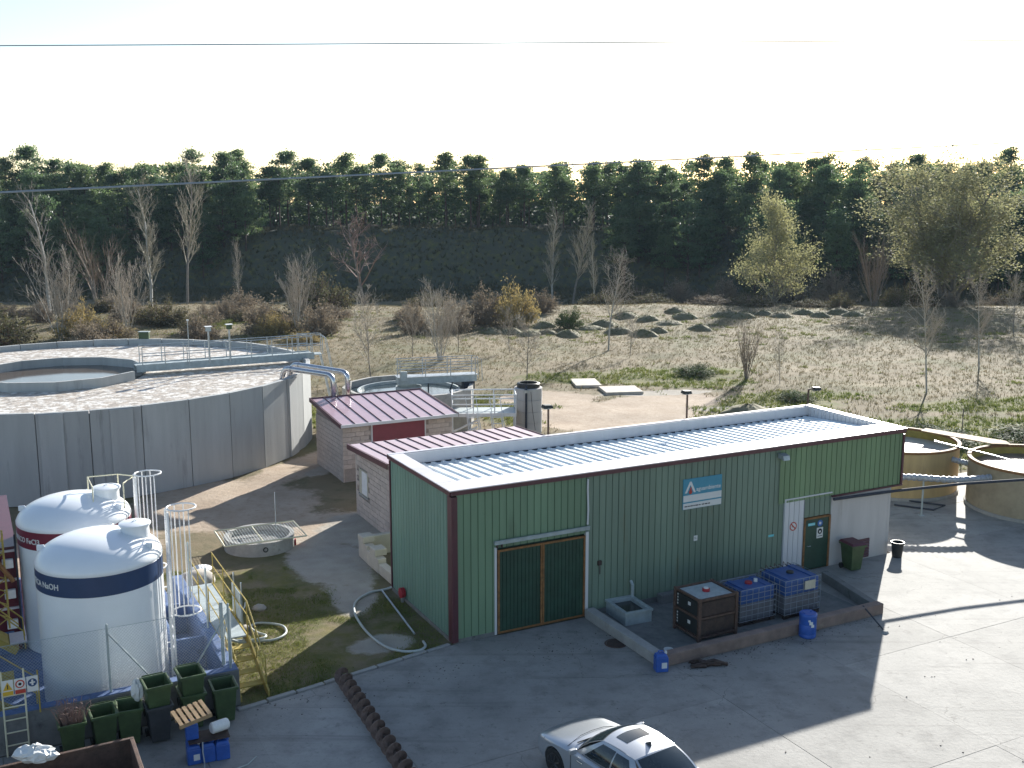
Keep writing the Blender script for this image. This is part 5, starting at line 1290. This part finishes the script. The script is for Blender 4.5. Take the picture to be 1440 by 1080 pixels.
    for sy in (-1, 1):
        mi_ = MB().hexa([(.50,sy*.80,.84),(.62,sy*.80,.84),(.60,sy*.98,.86),(.52,sy*.98,.86),(.49,sy*.80,.96),(.60,sy*.80,.95),(.58,sy*.97,.96),(.50,sy*.97,.97)]).build('mirror', 'silver', t, bevel=.02)
        MB().hexa([(1.72,sy*.50,.60),(1.96,sy*.40,.52),(1.90,sy*.60,.52),(1.66,sy*.74,.60),(1.70,sy*.50,.705),(1.955,sy*.40,.60),(1.88,sy*.615,.60),(1.62,sy*.738,.695)]).build('headlight', 'head_lamp', t, bevel=.015)
        MB().hexa([(-1.90,sy*.45,.66),(-1.84,sy*.72,.66),(-1.99,sy*.50,.66),(-1.99,sy*.40,.66),(-1.88,sy*.45,.83),(-1.82,sy*.715,.83),(-1.955,sy*.5,.83),(-1.955,sy*.4,.83)]).build('tail_light', 'tail_lamp', t, bevel=.01)
        for x in (.42, -.50): MB().box(x-.09,x+.09,sy*.800,sy*.822,.70,.725).build('door_handle', 'chrome', t, bevel=.006)
    for sy in (-1, 1):
        for x in (.70, -.30, -1.10):
            MB().tube([(x,sy*.797,.26),(x,sy*.803,.42),(x+.01,sy*.802,.62),(x+.02,sy*.786,.785)], .006, 4).build('shut_line', 'black_plastic', t)
    MB().tube([(.92,-.70,.80),(1.0,-.3,.862),(1.02,0,.868),(1.0,.3,.862),(.92,.70,.80)], .006, 4).build('shut_line', 'black_plastic', t)
    MB().tube([(.83,.52,.855),(.78,0,.875)], .012, 5).tube([(.86,-.1,.86),(.80,-.55,.85)], .012, 5).build('wiper', 'black_plastic', t)
    MB().box(1.96,2.045,-.26,.26,.40,.52).build('grille', 'black_plastic', t, bevel=.02)
    for x in (1.24,-1.22):
        for sy in (-1, 1):
            w_ = thing_part('wheel', t, (x, sy*.69, .30))
            MB().tube([(0,-.095,0),(0,.095,0)], .30, 28).build('tyre', 'tyre', w_, bevel=.02)
            m = MB().tube([(0,-.098,0),(0,.098,0)], .055, 12)
            for k in range(7):
                a = 2*PI*k/7; m.tube([(0,sy*.09,0),(.19*math.cos(a),sy*.098,.19*math.sin(a))], .022, 5)
            m.lathe([(.20,-.10),(.215,-.10),(.215,.10),(.20,.10)], 24, closed=True)
            vs_ = m.v[-96:]; m.v[-96:] = [(p[0], p[2], p[1]) for p in vs_]
            m.build('rim', 'rim', w_)
    return t
def thing_part(name, parent, loc):
    o = bpy.data.objects.new(name, None); col.objects.link(o); o.parent = parent; o.location = loc; o.empty_display_size = .1; return o
CH = Vector((-.585, .81)).normalized()
car((2.55+CH.x*.35, 20.15+CH.y*.35, .004), math.atan2(CH.y, CH.x)).scale = (1.06,1.06,1.06)

# ---------------------------------------------------------------- overhead wires
def wire(a, b, sag, r, label):
    a = Vector(a); b = Vector(b); P = [a.lerp(b, i/40)-Vector((0,0,4*sag*(i/40)*(1-i/40))) for i in range(41)]
    tag(MB().tube(P, r, 6).build('overhead_wire', 'cable'), label, 'wire', 'overhead wires')
wire((-10.46, 15.4, 14.31), (13.9, 18.0, 14.78), .0, .0085, 'upper overhead wire crossing the pale sky')
wire((-6.6, 8.9, 12.20), (21.6, 30.0, 14.1), .02, .011, 'lower overhead wire slanting across the tree tops')

# ---------------------------------------------------------------- trees
def leaf_mesh(name, centres, sizes, mname, rng, flat_=0.0, aspect=.6):
    """one quad per leaf clump"""
    n = len(centres); d1 = rng.normal(size=(n,3)); d1 /= np.linalg.norm(d1,axis=1)[:,None]
    d2 = rng.normal(size=(n,3)); d2[:,2] *= (1-flat_); d2 -= d1*(d1*d2).sum(1)[:,None]; d2 /= np.linalg.norm(d2,axis=1)[:,None]
    s = np.asarray(sizes)[:,None]; c = np.asarray(centres)
    a = c-d1*s-d2*s*aspect*.6; b = c+d1*s*.2-d2*s*aspect; e = c+d1*s+d2*s*aspect*.3; f = c-d1*s*.2+d2*s*aspect
    v = np.stack([a,b,e,f],1).reshape(-1,3); fc = np.arange(4*n).reshape(n,4)
    me_ = bpy.data.meshes.new(name); me_.from_pydata(v.tolist(), [], fc.tolist()); me_.materials.append(MATS[mname]); return me_
def pine_proto(seed, h, bare, wid, mname):
    q = random.Random(seed); rng = np.random.default_rng(seed)
    tr = MB(); lean = (q.uniform(-.3,.3), q.uniform(-.3,.3))
    P = [(lean[0]*t*t, lean[1]*t*t, h*.97*t) for t in [i/6 for i in range(7)]]
    tr.tube(P, .17, 6, r2=.03)
    C = []; Sz = []
    nb = 34
    for i in range(nb):
        t = (i+q.random())/nb; z = h*(bare+(1-bare)*t)
        prof = wid*(math.sin(PI*min(1,(.20+.80*t)))**.7)*(1-.18*t)
        a = i*2.4+q.uniform(-.5,.5); rr = prof*q.choice((.3,.6,.8,.95,1.1,1.25))*q.uniform(.85,1.1)
        x = lean[0]*t+rr*math.cos(a); y = lean[1]*t+rr*math.sin(a); zz = z+rr*.22
        tr.tube([(lean[0]*t, lean[1]*t, z-.25), (x*.6, y*.6, z+.02), (x, y, zz)], .045, 3, r2=.012)
        for k in range(q.choice((1,2,2,3))):
            cx, cy, cz = x*(1-.22*k)+q.uniform(-.45,.45), y*(1-.22*k)+q.uniform(-.45,.45), zz+q.uniform(-.2,.45)
            w3 = q.uniform(.34,.62); m_ = 60; sp = rng.normal(size=(m_,3))*np.array([w3,w3,.17]); sp += np.array([cx,cy,cz]); C.append(sp); Sz.append(rng.uniform(.08,.20,m_))
    m_ = 70; top = rng.normal(size=(m_,3))*np.array([.6,.6,.38])+np.array([lean[0],lean[1],h*.95]); C.append(top); Sz.append(rng.uniform(.10,.22,m_))
    return tr.mesh('trunk', 'bark_pine'), leaf_mesh('crown', np.concatenate(C), np.concatenate(Sz), mname, rng)
pines = [pine_proto(11,10.0,.40,2.5,'pine_leaf'), pine_proto(12,10.8,.44,2.2,'pine_leaf_b'), pine_proto(13,9.2,.20,2.6,'pine_leaf'), pine_proto(14,10.6,.16,2.4,'pine_leaf_b'), pine_proto(15,8.6,.10,2.5,'pine_leaf'), pine_proto(16,11.2,.48,2.1,'pine_leaf')]
def plant_pine(x, y, k, s, label, group):
    t = thing('pine_tree', label, 'pine', (x, y, gz(x,y)-.15), rnd.uniform(0,2*PI), group)
    link('trunk', pines[k][0], t); link('crown', pines[k][1], t)
    s2 = s*rnd.uniform(.9,1.12); t.scale = (s, s, s2)
LP_TOP = 'dark green pine in the plantation on top of the bank'
cnt = 0
for row, (yy, sp) in enumerate(((180.0,3.3),(184.5,3.9),(190.5,4.6))):
    x = -100+rnd.uniform(0,2)
    while x < 108:
        y = yy+rnd.uniform(-1.6,1.6)
        plant_pine(x+rnd.uniform(-1,1), y, rnd.choice((0,1,2,5,0,1) if row < 2 else (3,4,2,3)), rnd.choice((.66,.78,.88,.95,1.0,1.0,1.12))*rnd.uniform(.94,1.05), LP_TOP, 'pines on top of the bank'); cnt += 1
        x += sp+rnd.uniform(-1.6,1.7)
# the wood behind, one mass
def far_wood():
    rng = np.random.default_rng(5); src = []
    for tr_, cr_ in (pines[3], pines[4], pines[2], pines[3]):
        a = np.empty(len(cr_.vertices)*3); cr_.vertices.foreach_get('co', a); src.append(a.reshape(-1,4,3))
    V = []; tm = MB()
    for yy in (201, 207, 214, 222):
        for x in np.arange(-118, 120, 4.6):
            k = rng.integers(0,4); a = src[k]; a = a[rng.permutation(len(a))[:700]]; c = a.mean(1, keepdims=True); a = c+(a-c)*1.7
            th = rng.uniform(0,6.28); s_ = rng.uniform(.85,1.1); X = x+rng.uniform(-1.5,1.5); Y = yy+rng.uniform(-2,2); Z = gz(X,Y)
            a = a*np.array([1,1,1.0]); b = np.stack([a[...,0]*math.cos(th)-a[...,1]*math.sin(th), a[...,0]*math.sin(th)+a[...,1]*math.cos(th), a[...,2]], -1)*s_+np.array([X,Y,Z]); V.append(b)
            tm.tube([(X,Y,Z),(X,Y,Z+8)], .15, 4, r2=.06)
    n_ = 16000; X = rng.uniform(-115,115,n_); Y = rng.uniform(187,224,n_); Z = height(X,Y)+rng.uniform(.05,1,n_)**1.5*4.2
    c = np.stack([X,Y,Z],-1)[:,None,:]; V.append(c+rng.normal(size=(n_,4,3))*np.array([.4,.4,.3]))
    V = np.concatenate(V).reshape(-1,3); me_ = bpy.data.meshes.new('far_wood'); nf = len(V)//4
    lv = len(V); allv = V.tolist()+tm.v; allf = np.arange(lv).reshape(-1,4).tolist()+[tuple(i+lv for i in f) for f in tm.f]
    me_.from_pydata(allv, [], allf); me_.materials.append(MATS['pine_leaf_b']); me_.materials.append(MATS['bark_pine'])
    me_.polygons.foreach_set('material_index', [0]*nf+[1]*len(tm.f))
    tag(link('far_wood', me_), 'dense dark pine wood behind the front rows of pines', 'wood', kind='stuff')
far_wood()
for i in range(50):     # slope on the left
    x = -94+i*1.06+rnd.uniform(-1,1); y = rnd.uniform(157,176) if x < -56 else rnd.uniform(167,178)
    plant_pine(x, y, rnd.choice((2,3,4,3)), rnd.uniform(.8,1.1), 'dark green pine growing down the left slope', 'pines on the left slope')
for i in range(84):     # slope on the right
    x = 17+i*.98+rnd.uniform(-1,1); y = rnd.uniform(151,177)
    if x < 34 and y < 166: y = rnd.uniform(166,177)
    plant_pine(x, y, rnd.choice((2,3,4,3,0)), rnd.uniform(.75,1.12), 'dark green pine growing down the right slope', 'pines on the right slope')

def bare_proto(seed, h, r0, start, spread, levels, nb, twig, bark, up=.5, stems=1, leaves=None, leaf_n=0, leaf_s=.1, lean=0., blen=1.):
    q = random.Random(seed); tr = MB(); br = MB(); tips = []
    def grow(p, d, ln, r, lev):
        n = 4; P = [p]; dd = d.copy()
        for i in range(n):
            dd = (dd+Vector((q.uniform(-.13,.13), q.uniform(-.13,.13), q.uniform(-.05,.08)+.03*up))).normalized(); P.append(P[-1]+dd*ln/n)
        (tr if lev == 0 else br).tube(P, r, 5 if lev == 0 else 3, r2=max(r*.30,.006), cap=False)
        tips.extend(P[2:] if lev >= 1 else P[4:])
        if lev >= levels: return
        k = nb[lev]
        for i in range(k):
            t = start+(1-start)*(i+q.random())/k if lev == 0 else q.uniform(.25,.98)
            s_ = t*n; i0 = min(int(s_), n-1); pp = P[i0].lerp(P[i0+1], s_-i0)
            a = q.uniform(0,2*PI)+i*2.4; base = (P[i0+1]-P[i0]).normalized(); o_ = base.orthogonal().normalized(); o2 = base.cross(o_)
            sp = spread*q.uniform(.7,1.25)
            nd = (base*math.cos(sp)+(o_*math.cos(a)+o2*math.sin(a))*math.sin(sp)+Vector((0,0,up*.22))).normalized()
            l2 = ln*(blen if lev == 0 else 1)*q.uniform(.32,.55)*(1.15-.55*t if lev == 0 else .9); grow(pp, nd, l2, max(r*(1-.7*t)*.55,.010), lev+1)
    for s_ in range(stems):
        a = 2*PI*s_/max(1,stems)+q.uniform(-.5,.5); k = 0 if stems == 1 else q.uniform(.12,.42)
        d = Vector((k*math.cos(a)+lean, k*math.sin(a), 1)).normalized()
        grow(Vector((k*.3*math.cos(a), k*.3*math.sin(a), -.2)), d, h*(1 if s_ == 0 else q.uniform(.7,1)), r0*(1 if stems == 1 else q.uniform(.6,1)), 0)
    out = [tr.mesh('trunk', bark), br.mesh('branches', twig)]
    if leaves:
        rng = np.random.default_rng(seed); T = np.array([tuple(p) for p in tips]); idx = rng.integers(0, len(T), leaf_n)
        out.append(leaf_mesh('crown', T[idx]+rng.normal(size=(leaf_n,3))*.24, rng.uniform(leaf_s*.5, leaf_s*1.2, leaf_n), leaves, rng))
    return out
PROTO = {
 'poplar': bare_proto(21, 10, .14, .22, .70, 3, (40,6,4), 'twig_tan', 'bark_white', up=.9, blen=.55),
 'poplar2': bare_proto(22, 10, .13, .28, .62, 3, (38,6,4), 'twig_tan', 'bark_grey', up=1.0, blen=.5),
 'leaner': bare_proto(23, 10, .17, .35, .7, 3, (22,5,3), 'twig_white', 'bark_white', up=.8, lean=-.2, blen=.6),
 'sapling': bare_proto(24, 5, .05, .18, .75, 3, (26,6,3), 'twig_white', 'bark_grey', up=.6),
 'multi': bare_proto(25, 5, .05, .15, .6, 3, (14,5,2), 'twig_white', 'bark_white', up=.7, stems=7),
 'round': bare_proto(26, 6, .13, .25, .85, 3, (18,6,4), 'twig_red', 'bark_grey', up=.35),
 'field': bare_proto(27, 7, .10, .30, .95, 3, (30,7,4), 'twig_white', 'bark_white', up=.45, blen=.8),
 'dark_multi': bare_proto(28, 6, .10, .2, .5, 2, (12,4), 'twig_brown', 'bark_grey', up=.7, stems=6),
 'bud': bare_proto(29, 8, .14, .06, 1.0, 3, (44,7,4), 'twig_tan', 'bark_grey', up=.6, leaves='bud_leaf', leaf_n=14000, leaf_s=.085),
 'willow': bare_proto(30, 11, .24, .12, .75, 3, (30,7,4), 'twig_tan', 'bark_grey', up=.5, stems=4, leaves='willow_leaf', leaf_n=42000, leaf_s=.085),
 'fan': bare_proto(31, 6, .08, .1, .4, 2, (14,5), 'twig_brown', 'bark_grey', up=.9, stems=8),
}
def tree(kind, x, y, hpx, wscale, label, name='bare_tree', group=None, hh=None):
    """hpx: wanted height in metres"""
    base = {'poplar':10,'poplar2':10,'leaner':10,'sapling':5,'multi':5,'round':6,'field':7,'dark_multi':6,'bud':8,'willow':11,'fan':6}[kind]
    t = thing(name, label, 'tree', (x, y, gz(x,y)), rnd.uniform(0,6) if kind != 'leaner' else 0, group)
    for me_ in PROTO[kind]: link(me_.name.split('.')[0], me_, t)
    s = hpx/base; t.scale = (s*wscale, s*wscale, s); return t
tree('leaner', -48.5, 111.6, 12.2, 1, 'tall white barked tree leaning left at the left edge')
tree('multi', -38.6, 90.5, 7.0, .8, 'pale many stemmed tree behind the concrete tank at left', )
tree('dark_multi', -46.0, 118.5, 9.0, 1.1, 'dark many stemmed bare tree left of the two tall poplars')
tree('poplar', -37.2, 109.6, 13.0, 1, 'tall bare poplar, left one of the pair behind the concrete tank')
tree('poplar2', -36.3, 119.0, 15.2, .9, 'tallest slender bare poplar, right one of the pair behind the tank')
tree('sapling', -33.6, 131.6, 7.6, .35, 'thin lone bare tree right of the poplar pair')
tree('multi', -34.2, 94.3, 6.2, .7, 'pale thin stemmed tree between tank rim and poplars')
tree('multi', -19.1, 94.3, 6.4, .75, 'tan twiggy tree behind the tank ladder')
tree('round', -17.1, 122.8, 9.6, 1.15, 'dark reddish round bare tree before the bank')
tree('sapling', -9.6, 71.8, 5.6, .95, 'white twigged sapling left of the clarifier')
tree('sapling', -7.5, 79.8, 3.6, .8, 'small dark sapling behind the clarifier bridge')
tree('multi', -5.3, 78.0, 5.2, .85, 'pale many stemmed young tree behind the clarifier railing')
tree('sapling', -4.2, 82.3, 4.0, .8, 'slim sapling right of the pale many stemmed tree')
tree('sapling', -.2, 83.5, 3.3, .9, 'low sapling in the middle of the field left of the ring well')
tree('sapling', 1.0, 70.4, 3.9, 1.05, 'whitish sapling directly behind the ring well')
tree('poplar', 5.4, 141.0, 12.4, .85, 'bare poplar before the bank, left of the middle pair')
tree('poplar2', 8.0, 141.5, 12.8, 1.0, 'bare poplar before the bank, right of the middle pair')
tree('poplar', 10.0, 130.0, 8.6, .6, 'thin bare poplar just right of the middle pair')
tree('field', 7.8, 85.4, 7.6, .72, 'round headed bare tree among the grassy mounds')
tree('sapling', 9.1, 81.6, 2.9, .9, 'small bare shrub right of the round headed tree')
tree('fan', 15.7, 70.4, 3.8, .7, 'twiggy upright shrub in the field above the shed roof')
tree('sapling', 17.6, 69.0, 3.1, .7, 'thin sapling right of the upright field shrub')
tree('bud', 32.2, 130.5, 10.9, .98, 'budding yellow green tree standing alone before the right slope', 'budding_tree')
tree('willow', 53.0, 129.5, 15.0, 1.6, 'huge rounded yellow green willow at the right', 'willow_tree')
tree('fan', 43.2, 127.0, 8.4, .8, 'pinkish upright bare tree left of the huge willow')
tree('field', 26.1, 66.0, 7.4, .62, 'white trunked bare field tree, nearest on the right')
tree('field', 33.9, 76.4, 6.4, .68, 'white trunked bare field tree, second on the right')
tree('sapling', 43.6, 92.0, 5.0, .8, 'bare field tree at the far right edge')

def bush_proto(seed, mname, twig, n=1500, upright=.5):
    q = random.Random(seed); rng = np.random.default_rng(seed); m = MB(); C = []
    for i in range(110):
        a = q.uniform(0,2*PI); e = math.acos(q.uniform(.08,1)); r_ = q.uniform(.75,1.05)
        d = Vector((math.sin(e)*math.cos(a), math.sin(e)*math.sin(a), math.cos(e)))
        p0 = Vector((d.x*.25, d.y*.25, 0)); p2 = Vector((d.x*r_, d.y*r_, d.z*r_*q.uniform(.75,1.15))); p1 = (p0+p2)/2+Vector((0,0,.12))
        m.tube([p0,p1,p2], .012, 3, r2=.006, cap=False)
        k = n//110
        for j in range(k):
            t = q.uniform(.35,1.05); C.append(tuple(p0.lerp(p2,t)+Vector((q.gauss(0,.06),q.gauss(0,.06),q.gauss(0,.05)+.06*math.sin(PI*min(t,1))))))
    C = np.array(C); C[:,2] = np.maximum(C[:,2], .02)
    return m.mesh('stems', twig), leaf_mesh('foliage', C, rng.uniform(.018,.05,len(C)), mname, rng, aspect=.4)
BUSH = {'ochre': bush_proto(41,'bush_ochre','twig_tan',5500), 'brown': bush_proto(42,'bush_brown','twig_brown',4400), 'green': bush_proto(43,'bush_green','twig_brown',4400), 'dark': bush_proto(44,'bush_dark','twig_red',4400)}
def bush(kind, x, y, rx, h, label, name='bush', group=None):
    t = thing(name, label, 'bush', (x, y, gz(x,y)-.05), rnd.uniform(0,6), group)
    link('stems', BUSH[kind][0], t); link('foliage', BUSH[kind][1], t); t.scale = (rx, rx*.9, h); return t
bush('dark', 44.2,122.9,1.9,2.9,'round greyish bush at the foot of the huge willow')
bush('brown', 28.0,141.0,3.0,4.2,'brown shrub left of the budding tree')
bush('brown', 22.5,142.0,3.2,3.4,'greyish brown shrub further left of the budding tree')
bush('ochre', 0.3,102.3,2.5,4.1,'big ochre broom bush in the middle of the field')
bush('brown', -2.8,102.5,2.6,3.4,'brown thicket joined to the left of the ochre broom bush')
bush('brown', -5.4,97.5,2.4,3.2,'brown thicket behind the clarifier bridge')
bush('brown', -8.6,95.0,1.7,2.9,'dark brown bush left of the brown thickets')
bush('dark', -20.0,111.6,4.0,4.4,'olive and brown thicket below the round red tree')
bush('brown', -16.8,93.5,2.4,2.8,'brown bush beside the tan twiggy tree')
bush('brown', -21.8,94.5,2.8,3.0,'brown thicket behind the tank bridge end')
bush('ochre', -37.5,91.8,2.6,3.2,'ochre bush behind the tank rim on the left')
bush('dark', -43.5,88.5,4.2,3.6,'dark thicket at the left edge behind the tank')
bush('dark', -47.5,93.0,3.5,3.4,'dark shrub mass beyond the left edge thicket')
bush('green', 5.3,99.5,1.6,2.2,'dark green broom bush among the mounds')
bush('brown', 44.5,147.0,4.0,4.6,'brown shrub between budding tree and willow')
bush('brown', 37.5,146.0,3.2,3.4,'low brown shrub right of the budding tree')
bush('dark', 17.0,143.0,3.6,2.8,'dark shrub at the bank foot left of the grey shrub')
bush('dark', 62.0,126.0,4.5,3.6,'dark shrub under the right side of the willow')
bush('dark', 49.0,131.0,4.0,3.4,'dark shrub under the left side of the willow')
bush('brown', 3.0,111.6,2.4,2.2,'low brown bush behind the ochre broom bush')
bush('brown', -29.0,113.0,2.6,2.4,'low brown bush right of the poplar pair')
bush('dark', -33.0,100.0,3.0,2.6,'dark low shrub below the poplar pair')
bush('brown', -26.5,90.0,2.2,2.2,'low brown bush behind the instrument posts')
bush('green', 17.2,63.5,1.6,.8,'low green bramble behind the shed right end')
bush('green', 12.6,72.5,1.9,.9,'low green bramble beyond the concrete pads')
bush('green', 21.5,52.5,2.6,.9,'bright green bramble behind the ochre tank')
bush('green', 26.8,53.2,2.8,.8,'bright green bramble bank at the right edge')
bush('brown', 13.8,47.5,1.1,.8,'small dry bush behind the shed right parapet')

q_ = random.Random(5)
for i in range(34):
    x = q_.uniform(-52,-8); y = q_.uniform(84,116)
    if abs(x) > .5*y+4: x = -.4*y
    bush(q_.choice(('brown','brown','dark','ochre','brown')), x, y, q_.uniform(1.3,3.0), q_.uniform(.9,2.3), 'low scrub bush in the thicket between the big tank and the bank', group='scrub bushes beyond the big tank')
for i in range(16):
    x = q_.uniform(-10,60); y = q_.uniform(116,140)
    bush(q_.choice(('brown','dark','dark','brown')), x, y, q_.uniform(1.5,3.6), q_.uniform(.9,2.2), 'low scrub bush along the hollow below the bank', group='scrub bushes below the bank')

# grassy mounds
mm_ = []
for k in range(3):
    q = np.random.default_rng(60+k); n = 22; vs = []; fs = []
    for i in range(7):
        r_ = 1-i/6.0
        for j in range(n):
            a = 2*PI*j/n; w_ = 1+.13*math.sin(3*a+k)+q.uniform(-.07,.07); vs.append((r_*w_*math.cos(a), r_*w_*math.sin(a), (1-r_*r_)*(1+q.uniform(-.12,.12))-.12*(i == 0)))
    fs = [(i*n+j, i*n+(j+1)%n, (i+1)*n+(j+1)%n, (i+1)*n+j) for i in range(6) for j in range(n)]
    me_ = MB().add(vs, fs).mesh('earth', 'mound', smooth=True)
    rr = q.uniform(0,1,260)**.5; aa = q.uniform(0,2*PI,260); cs = np.stack([rr*np.cos(aa), rr*np.sin(aa), (1-rr*rr)+.06], -1)
    mm_.append((me_, leaf_mesh('tufts', cs, q.uniform(.05,.11,260), 'bush_green' if k else 'bush_dark', q, aspect=.35)))
MND = [(-1.93,95.82),(0.0,96.32),(1.58,94.33),(3.2,95.31),(5.07,94.33),(3.04,100.58),(5.48,104.0),(7.34,99.48),(8.91,102.27),(9.75,96.84),(11.61,108.34),(11.72,94.33),(13.32,96.84),(13.39,105.22),(15.08,102.27),(17.18,111.64),(17.4,97.88),(17.41,107.34),(21.76,108.34),(23.2,106.5),(26.06,109.64),(27.2,107.6),(30.45,110.96),(31.5,108.9),(34.37,111.64),(35.2,109.2)]
for i, (x, y) in enumerate(MND):
    far = x > 19
    t = thing('grassy_mound', 'small grassy earth mound in the row towards the budding tree' if far else 'small grassy earth mound in the cluster right of the broom bush', 'mound', (x, y, gz(x,y)-.05), rnd.uniform(0,6), 'grassy mounds in the far row' if far else 'grassy mounds in the cluster')
    link('earth', mm_[i%3][0], t); o = link('tufts', mm_[i%3][1], t); tag(o, kind='stuff'); s = rnd.uniform(1.1,1.7); t.scale = (s, s*.9, rnd.uniform(.42,.66))
# spoil heaps behind the shed
for i, (x, y, s) in enumerate([(13.2,58.5,1.6),(15.6,56.0,1.5)]):
    t = thing('spoil_heap', ['low grey spoil heap behind the shed, left of two', 'low grey spoil heap behind the shed, right of two'][i], 'heap', (x, y, 0), i, 'spoil heaps'); o = link('earth', mm_[i][0], t); t.scale = (s, s*.8, .7)

# ---------------------------------------------------------------- grass (too fine to count)
def grass(name, n, region, hmin, hmax, wd, mname, label, seed, blades=5):
    rng = np.random.default_rng(seed); P = region(rng, n); n = len(P)
    z = height(P[:,0], P[:,1])
    base = np.repeat(np.stack([P[:,0], P[:,1], z-.02], -1), blades, 0); k = len(base)
    base[:,:2] += rng.normal(size=(k,2))*np.repeat(rng.uniform(.03,.14,n), blades)[:,None]
    a = rng.uniform(0,2*PI,k); h = rng.uniform(hmin,hmax,k)*np.repeat(rng.uniform(.6,1.2,n), blades); w = wd*rng.uniform(.6,1.3,k)
    side = np.stack([np.cos(a), np.sin(a), np.zeros(k)], -1)*w[:,None]
    tip = np.stack([rng.normal(size=k)*.45*h, rng.normal(size=k)*.45*h, h], -1)
    v = np.stack([base-side, base+side, base+tip], 1).reshape(-1,3); f = np.arange(3*k).reshape(k,3)
    me_ = bpy.data.meshes.new(name); me_.from_pydata(v.tolist(), [], f.tolist()); me_.materials.append(MATS[mname])
    return tag(link(name, me_), label, 'grass', kind='stuff')
def by_cover(rng, n, y0, y1, pick, xr=None):
    y = y0+(y1-y0)*rng.random(n*6)**.85; x = (rng.random(n*6)*2-1)*(.56*y+5) if xr is None else rng.uniform(*xr, n*6)
    r_, g_, b_ = cover(x, y); u_, v_ = uv(x, y)
    nz_ = vnoise(x, y, 1.3, 4)*.6+vnoise(x, y, .5, 6)*.4
    ok = pick(r_, g_, b_, nz_, u_, v_)
    ok &= ~((u_ > -.05) & (u_ < 17.2) & (v_ < 5) ) & ~((u_ > 1.4) & (u_ < 9) & (v_ < 13.2) & (v_ > 8.7)) & ~((u_ > 2.5) & (u_ < 8.1) & (v_ > 17.2) & (v_ < 21.6)) & (np.hypot(x-TC[0], y-TC[1]) > TR+.1) & (np.hypot(x-CC[0], y-CC[1]) > CRr+.1)
    ok &= ~((u_ < -5.9) & (v_ < 8.6)) & ~((u_ > 16) & (v_ < 6.4)) & (v_ > .19*np.minimum(u_,0)+.15) & (np.hypot(x+8.95, y-36.25) > 1.3) & (np.hypot(x-16.35, y-44.35) > 2.7) & (np.hypot(x-20.95, y-41.05) > 2.8)
    ok &= ~((np.abs(x-4.85) < .9) & (np.abs(y-69.2) < 1.35)) & ~((np.abs(x-6.9) < 1.3) & (np.abs(y-66.6) < 1.2))
    i = np.nonzero(ok)[0][:n]; return np.stack([x[i], y[i]], -1)
grass('lawn_grass', 15000, lambda r_, n: by_cover(r_, n, 24, 46, lambda r,g,b,z,u,v: (g+z*.9 > .93) & (b < .35+.3*z) & (r < .5), (-14,2)), .03, .10, .012, 'grass_green', 'short green lawn grass between the tanks and the shed', 1)
grass('field_green_grass', 17000, lambda r_, n: by_cover(r_, n, 46, 112, lambda r,g,b,z,u,v: (g+z*.9 > 1.0) & (r < .6)), .08, .24, .03, 'grass_green', 'lush green grass patches behind the shed', 2)
grass('dry_grass', 52000, lambda r_, n: by_cover(r_, n, 52, 135, lambda r,g,b,z,u,v: (g < .45) & (r+.5*z < .75) & (b < .3)), .08, .26, .022, 'grass_dry', 'dry pale grass covering the field', 3, 4)

def litter():
    q = random.Random(77); m = MB()
    for i in range(420):
        k = q.random()
        if k < .3: u, v = q.uniform(4.6,11.8), -3.95-abs(q.gauss(0,.35))
        elif k < .5: u, v = q.gauss(2.4,1.0), -1.6+q.gauss(0,.5)
        elif k < .7: u, v = q.uniform(-6,0), -1.1-abs(q.gauss(0,.5))
        else: u, v = q.uniform(-9,18), q.uniform(-13,-4)
        x, y, _ = S(u, v); r_ = q.uniform(.010,.026); a = q.uniform(0,6.28)
        m.add([(x+r_*math.cos(a),y+r_*math.sin(a),.004),(x+r_*math.cos(a+2),y+r_*math.sin(a+2),.004),(x+r_*math.cos(a+4.2)*1.6,y+r_*math.sin(a+4.2),.004),(x,y,.006+r_*.7)], [(0,1,3),(1,2,3),(2,0,3),(0,2,1)])
    tag(m.build('yard_litter', 'rust_dark'), 'scattered grit and dead leaves on the concrete yard', 'litter', kind='stuff')
litter()
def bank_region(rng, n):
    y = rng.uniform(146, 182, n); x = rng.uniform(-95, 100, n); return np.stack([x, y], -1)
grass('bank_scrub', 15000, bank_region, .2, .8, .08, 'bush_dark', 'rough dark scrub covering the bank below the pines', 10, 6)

# ---------------------------------------------------------------- hazy air
hz_m = bpy.data.materials.new('haze_air'); hz_m.use_nodes = True; nn = hz_m.node_tree.nodes; nn.remove(nn['Principled BSDF'])
pv = nn.new('ShaderNodeVolumePrincipled'); pv.inputs['Color'].default_value = (.55, .76, 1, 1); pv.inputs['Density'].default_value = .00010; pv.inputs['Anisotropy'].default_value = .1
hz_m.node_tree.links.new(pv.outputs[0], nn['Material Output'].inputs['Volume'])
MATS['haze_air'] = hz_m
tag(MB().box(-480, 480, -80, 480, -6, 32).build('haze', 'haze_air'), 'thin pale haze over the whole site', 'haze', kind='stuff')
